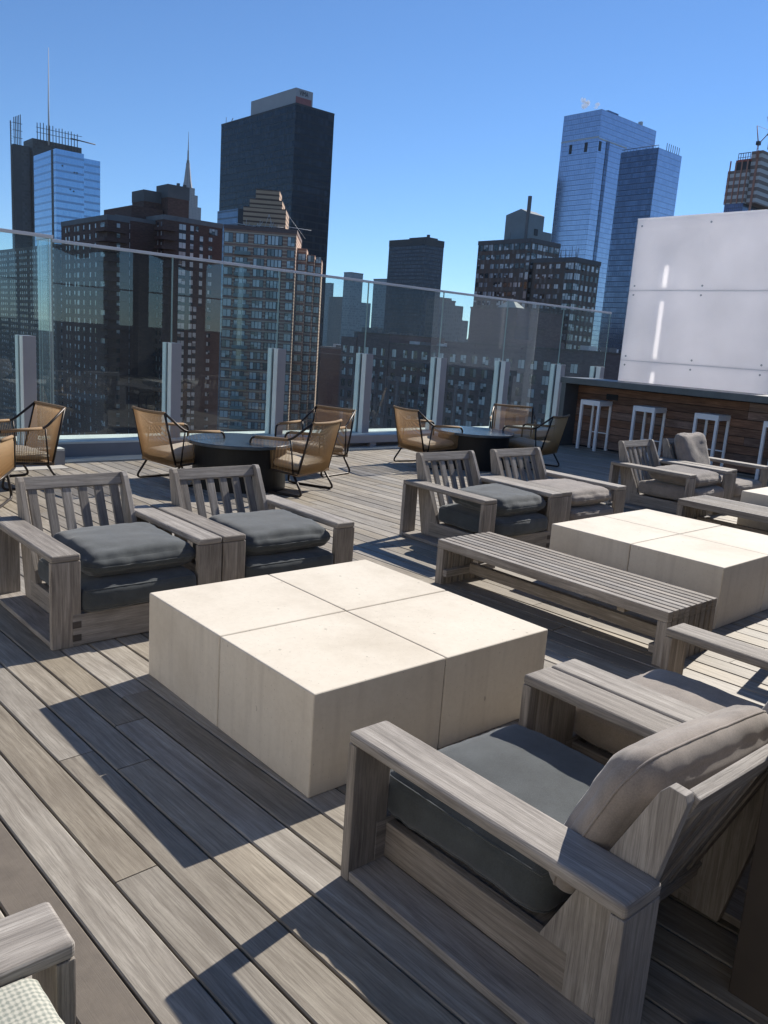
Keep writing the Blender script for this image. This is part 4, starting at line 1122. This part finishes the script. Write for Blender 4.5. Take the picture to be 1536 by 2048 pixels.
m.box(621.6, 621.9, 319.8, 329.4, 156.7, 157.2); m.box(621.6, 621.9, 319.8, 329.4, 153.8, 154.1)
bpart(t, 'scaffold', m, M['darkmetal'])
bpart(t, 'core', MB().walls(624, 668, 312, 320.5, 121, 158), M['f_con'])
for y in (320.2, 324.5, 329.0, 333.6): bpart(t, 'steel_column', MB().box(620.2, 620.9, y, y + .8, 121.2, 152), M['cranered'])
bpart(t, 'steel_column', MB().box(623.2, 623.9, 314.5, 316, 110, 158), M['cranered'])
def crane(label, base, tip, tip2):
    t = thing('crane', label, 'crane', base, 0, 'cranes on the half-built tower')
    B = Vector(base)
    m = MB()
    for s in (-.8, .8): m.tube([B + Vector((s, 0, 0)), B + Vector((s, 0, 10))], .25, 4)
    for k in range(5): m.tube([B + Vector((-.8, 0, 2 * k)), B + Vector((.8, 0, 2 * k + 2))], .15, 4)
    o = m.build('mast', M['cranered'], t); o.location = -B
    m = MB(); top = B + Vector((0, 0, 10))
    m.tube([top, Vector(tip)], .45, 5, r1=.3); m.tube([top, Vector(tip2)], .35, 5); m.tube([Vector(tip), Vector(tip2)], .1, 4)
    o = m.build('jib', M['cranered'], t); o.location = -B
    o = MB().box(B.x - 1.6, B.x + 1.6, B.y - 1.2, B.y + 1.2, B.z + 9.5, B.z + 12).build('cab', M['darkmetal'], t); o.location = -B
crane('left crane on the half-built tower, boom pointing up', (622.1, 315.5, 152), (621, 318, 175), (625, 309, 171))
crane('right crane on the half-built tower, cut off by the photo edge', (625, 309, 158), (624, 312.5, 181), (630, 300, 178))

# ---- steam above the tallest blue tower
def steam():
    m, nt, b = newmat('steam'); nt.nodes.remove(b); g = NT(nt)
    v = g.n('ShaderNodeVolumePrincipled'); v.inputs['Density'].default_value = .35; v.inputs['Color'].default_value = (1, 1, 1, 1)
    nz = g.noise(g.obj(), .45, 4, .6)
    g.l(g.math('MAXIMUM', g.math('MULTIPLY', g.math('SUBTRACT', nz, .34), 2.2), 0), v.inputs['Density'])
    g.l(v.outputs[0], nt.nodes['Material Output'].inputs['Volume'])
    bm = bmesh.new()
    for (x, y, z, r) in ((478, 366.5, 164, 2.0), (479, 365.6, 166, 2.1), (477.5, 367.5, 167.5, 1.6), (482.6, 360.5, 163.4, 1.3), (483.2, 360, 165, 1.4), (477, 368.4, 168.6, 1.0)):
        bmesh.ops.create_icosphere(bm, subdivisions=3, radius=r, matrix=Matrix.Translation((x - 480, y - 364, z - 165)) @ Matrix.Diagonal((1.1, 1.1, .9, 1)))
    for q in bm.verts: q.co += Vector((noise.noise(q.co * .7), noise.noise(q.co * .7 + Vector((9, 0, 0))), noise.noise(q.co * .7 + Vector((0, 9, 0))))) * .8
    o = MB().bmadd(bm, smooth=True).build('steam', m); o.location = (480, 364, 165)
    tag(o, 'white wisp of steam above the tallest blue glass tower', 'steam', kind='stuff')
steam()

# ---- air between the terrace and the far towers
def haze():
    m, nt, b = newmat('haze'); nt.nodes.remove(b); g = NT(nt)
    v = g.n('ShaderNodeVolumePrincipled'); v.inputs['Density'].default_value = 2.5e-5; v.inputs['Color'].default_value = (.72, .86, 1, 1); v.inputs['Anisotropy'].default_value = 0
    g.l(v.outputs[0], nt.nodes['Material Output'].inputs['Volume'])
    o = MB().box(-1600, 4100, -1600, 5100, G - 2, 530).build('haze', m)
    tag(o, kind='stuff')
haze()
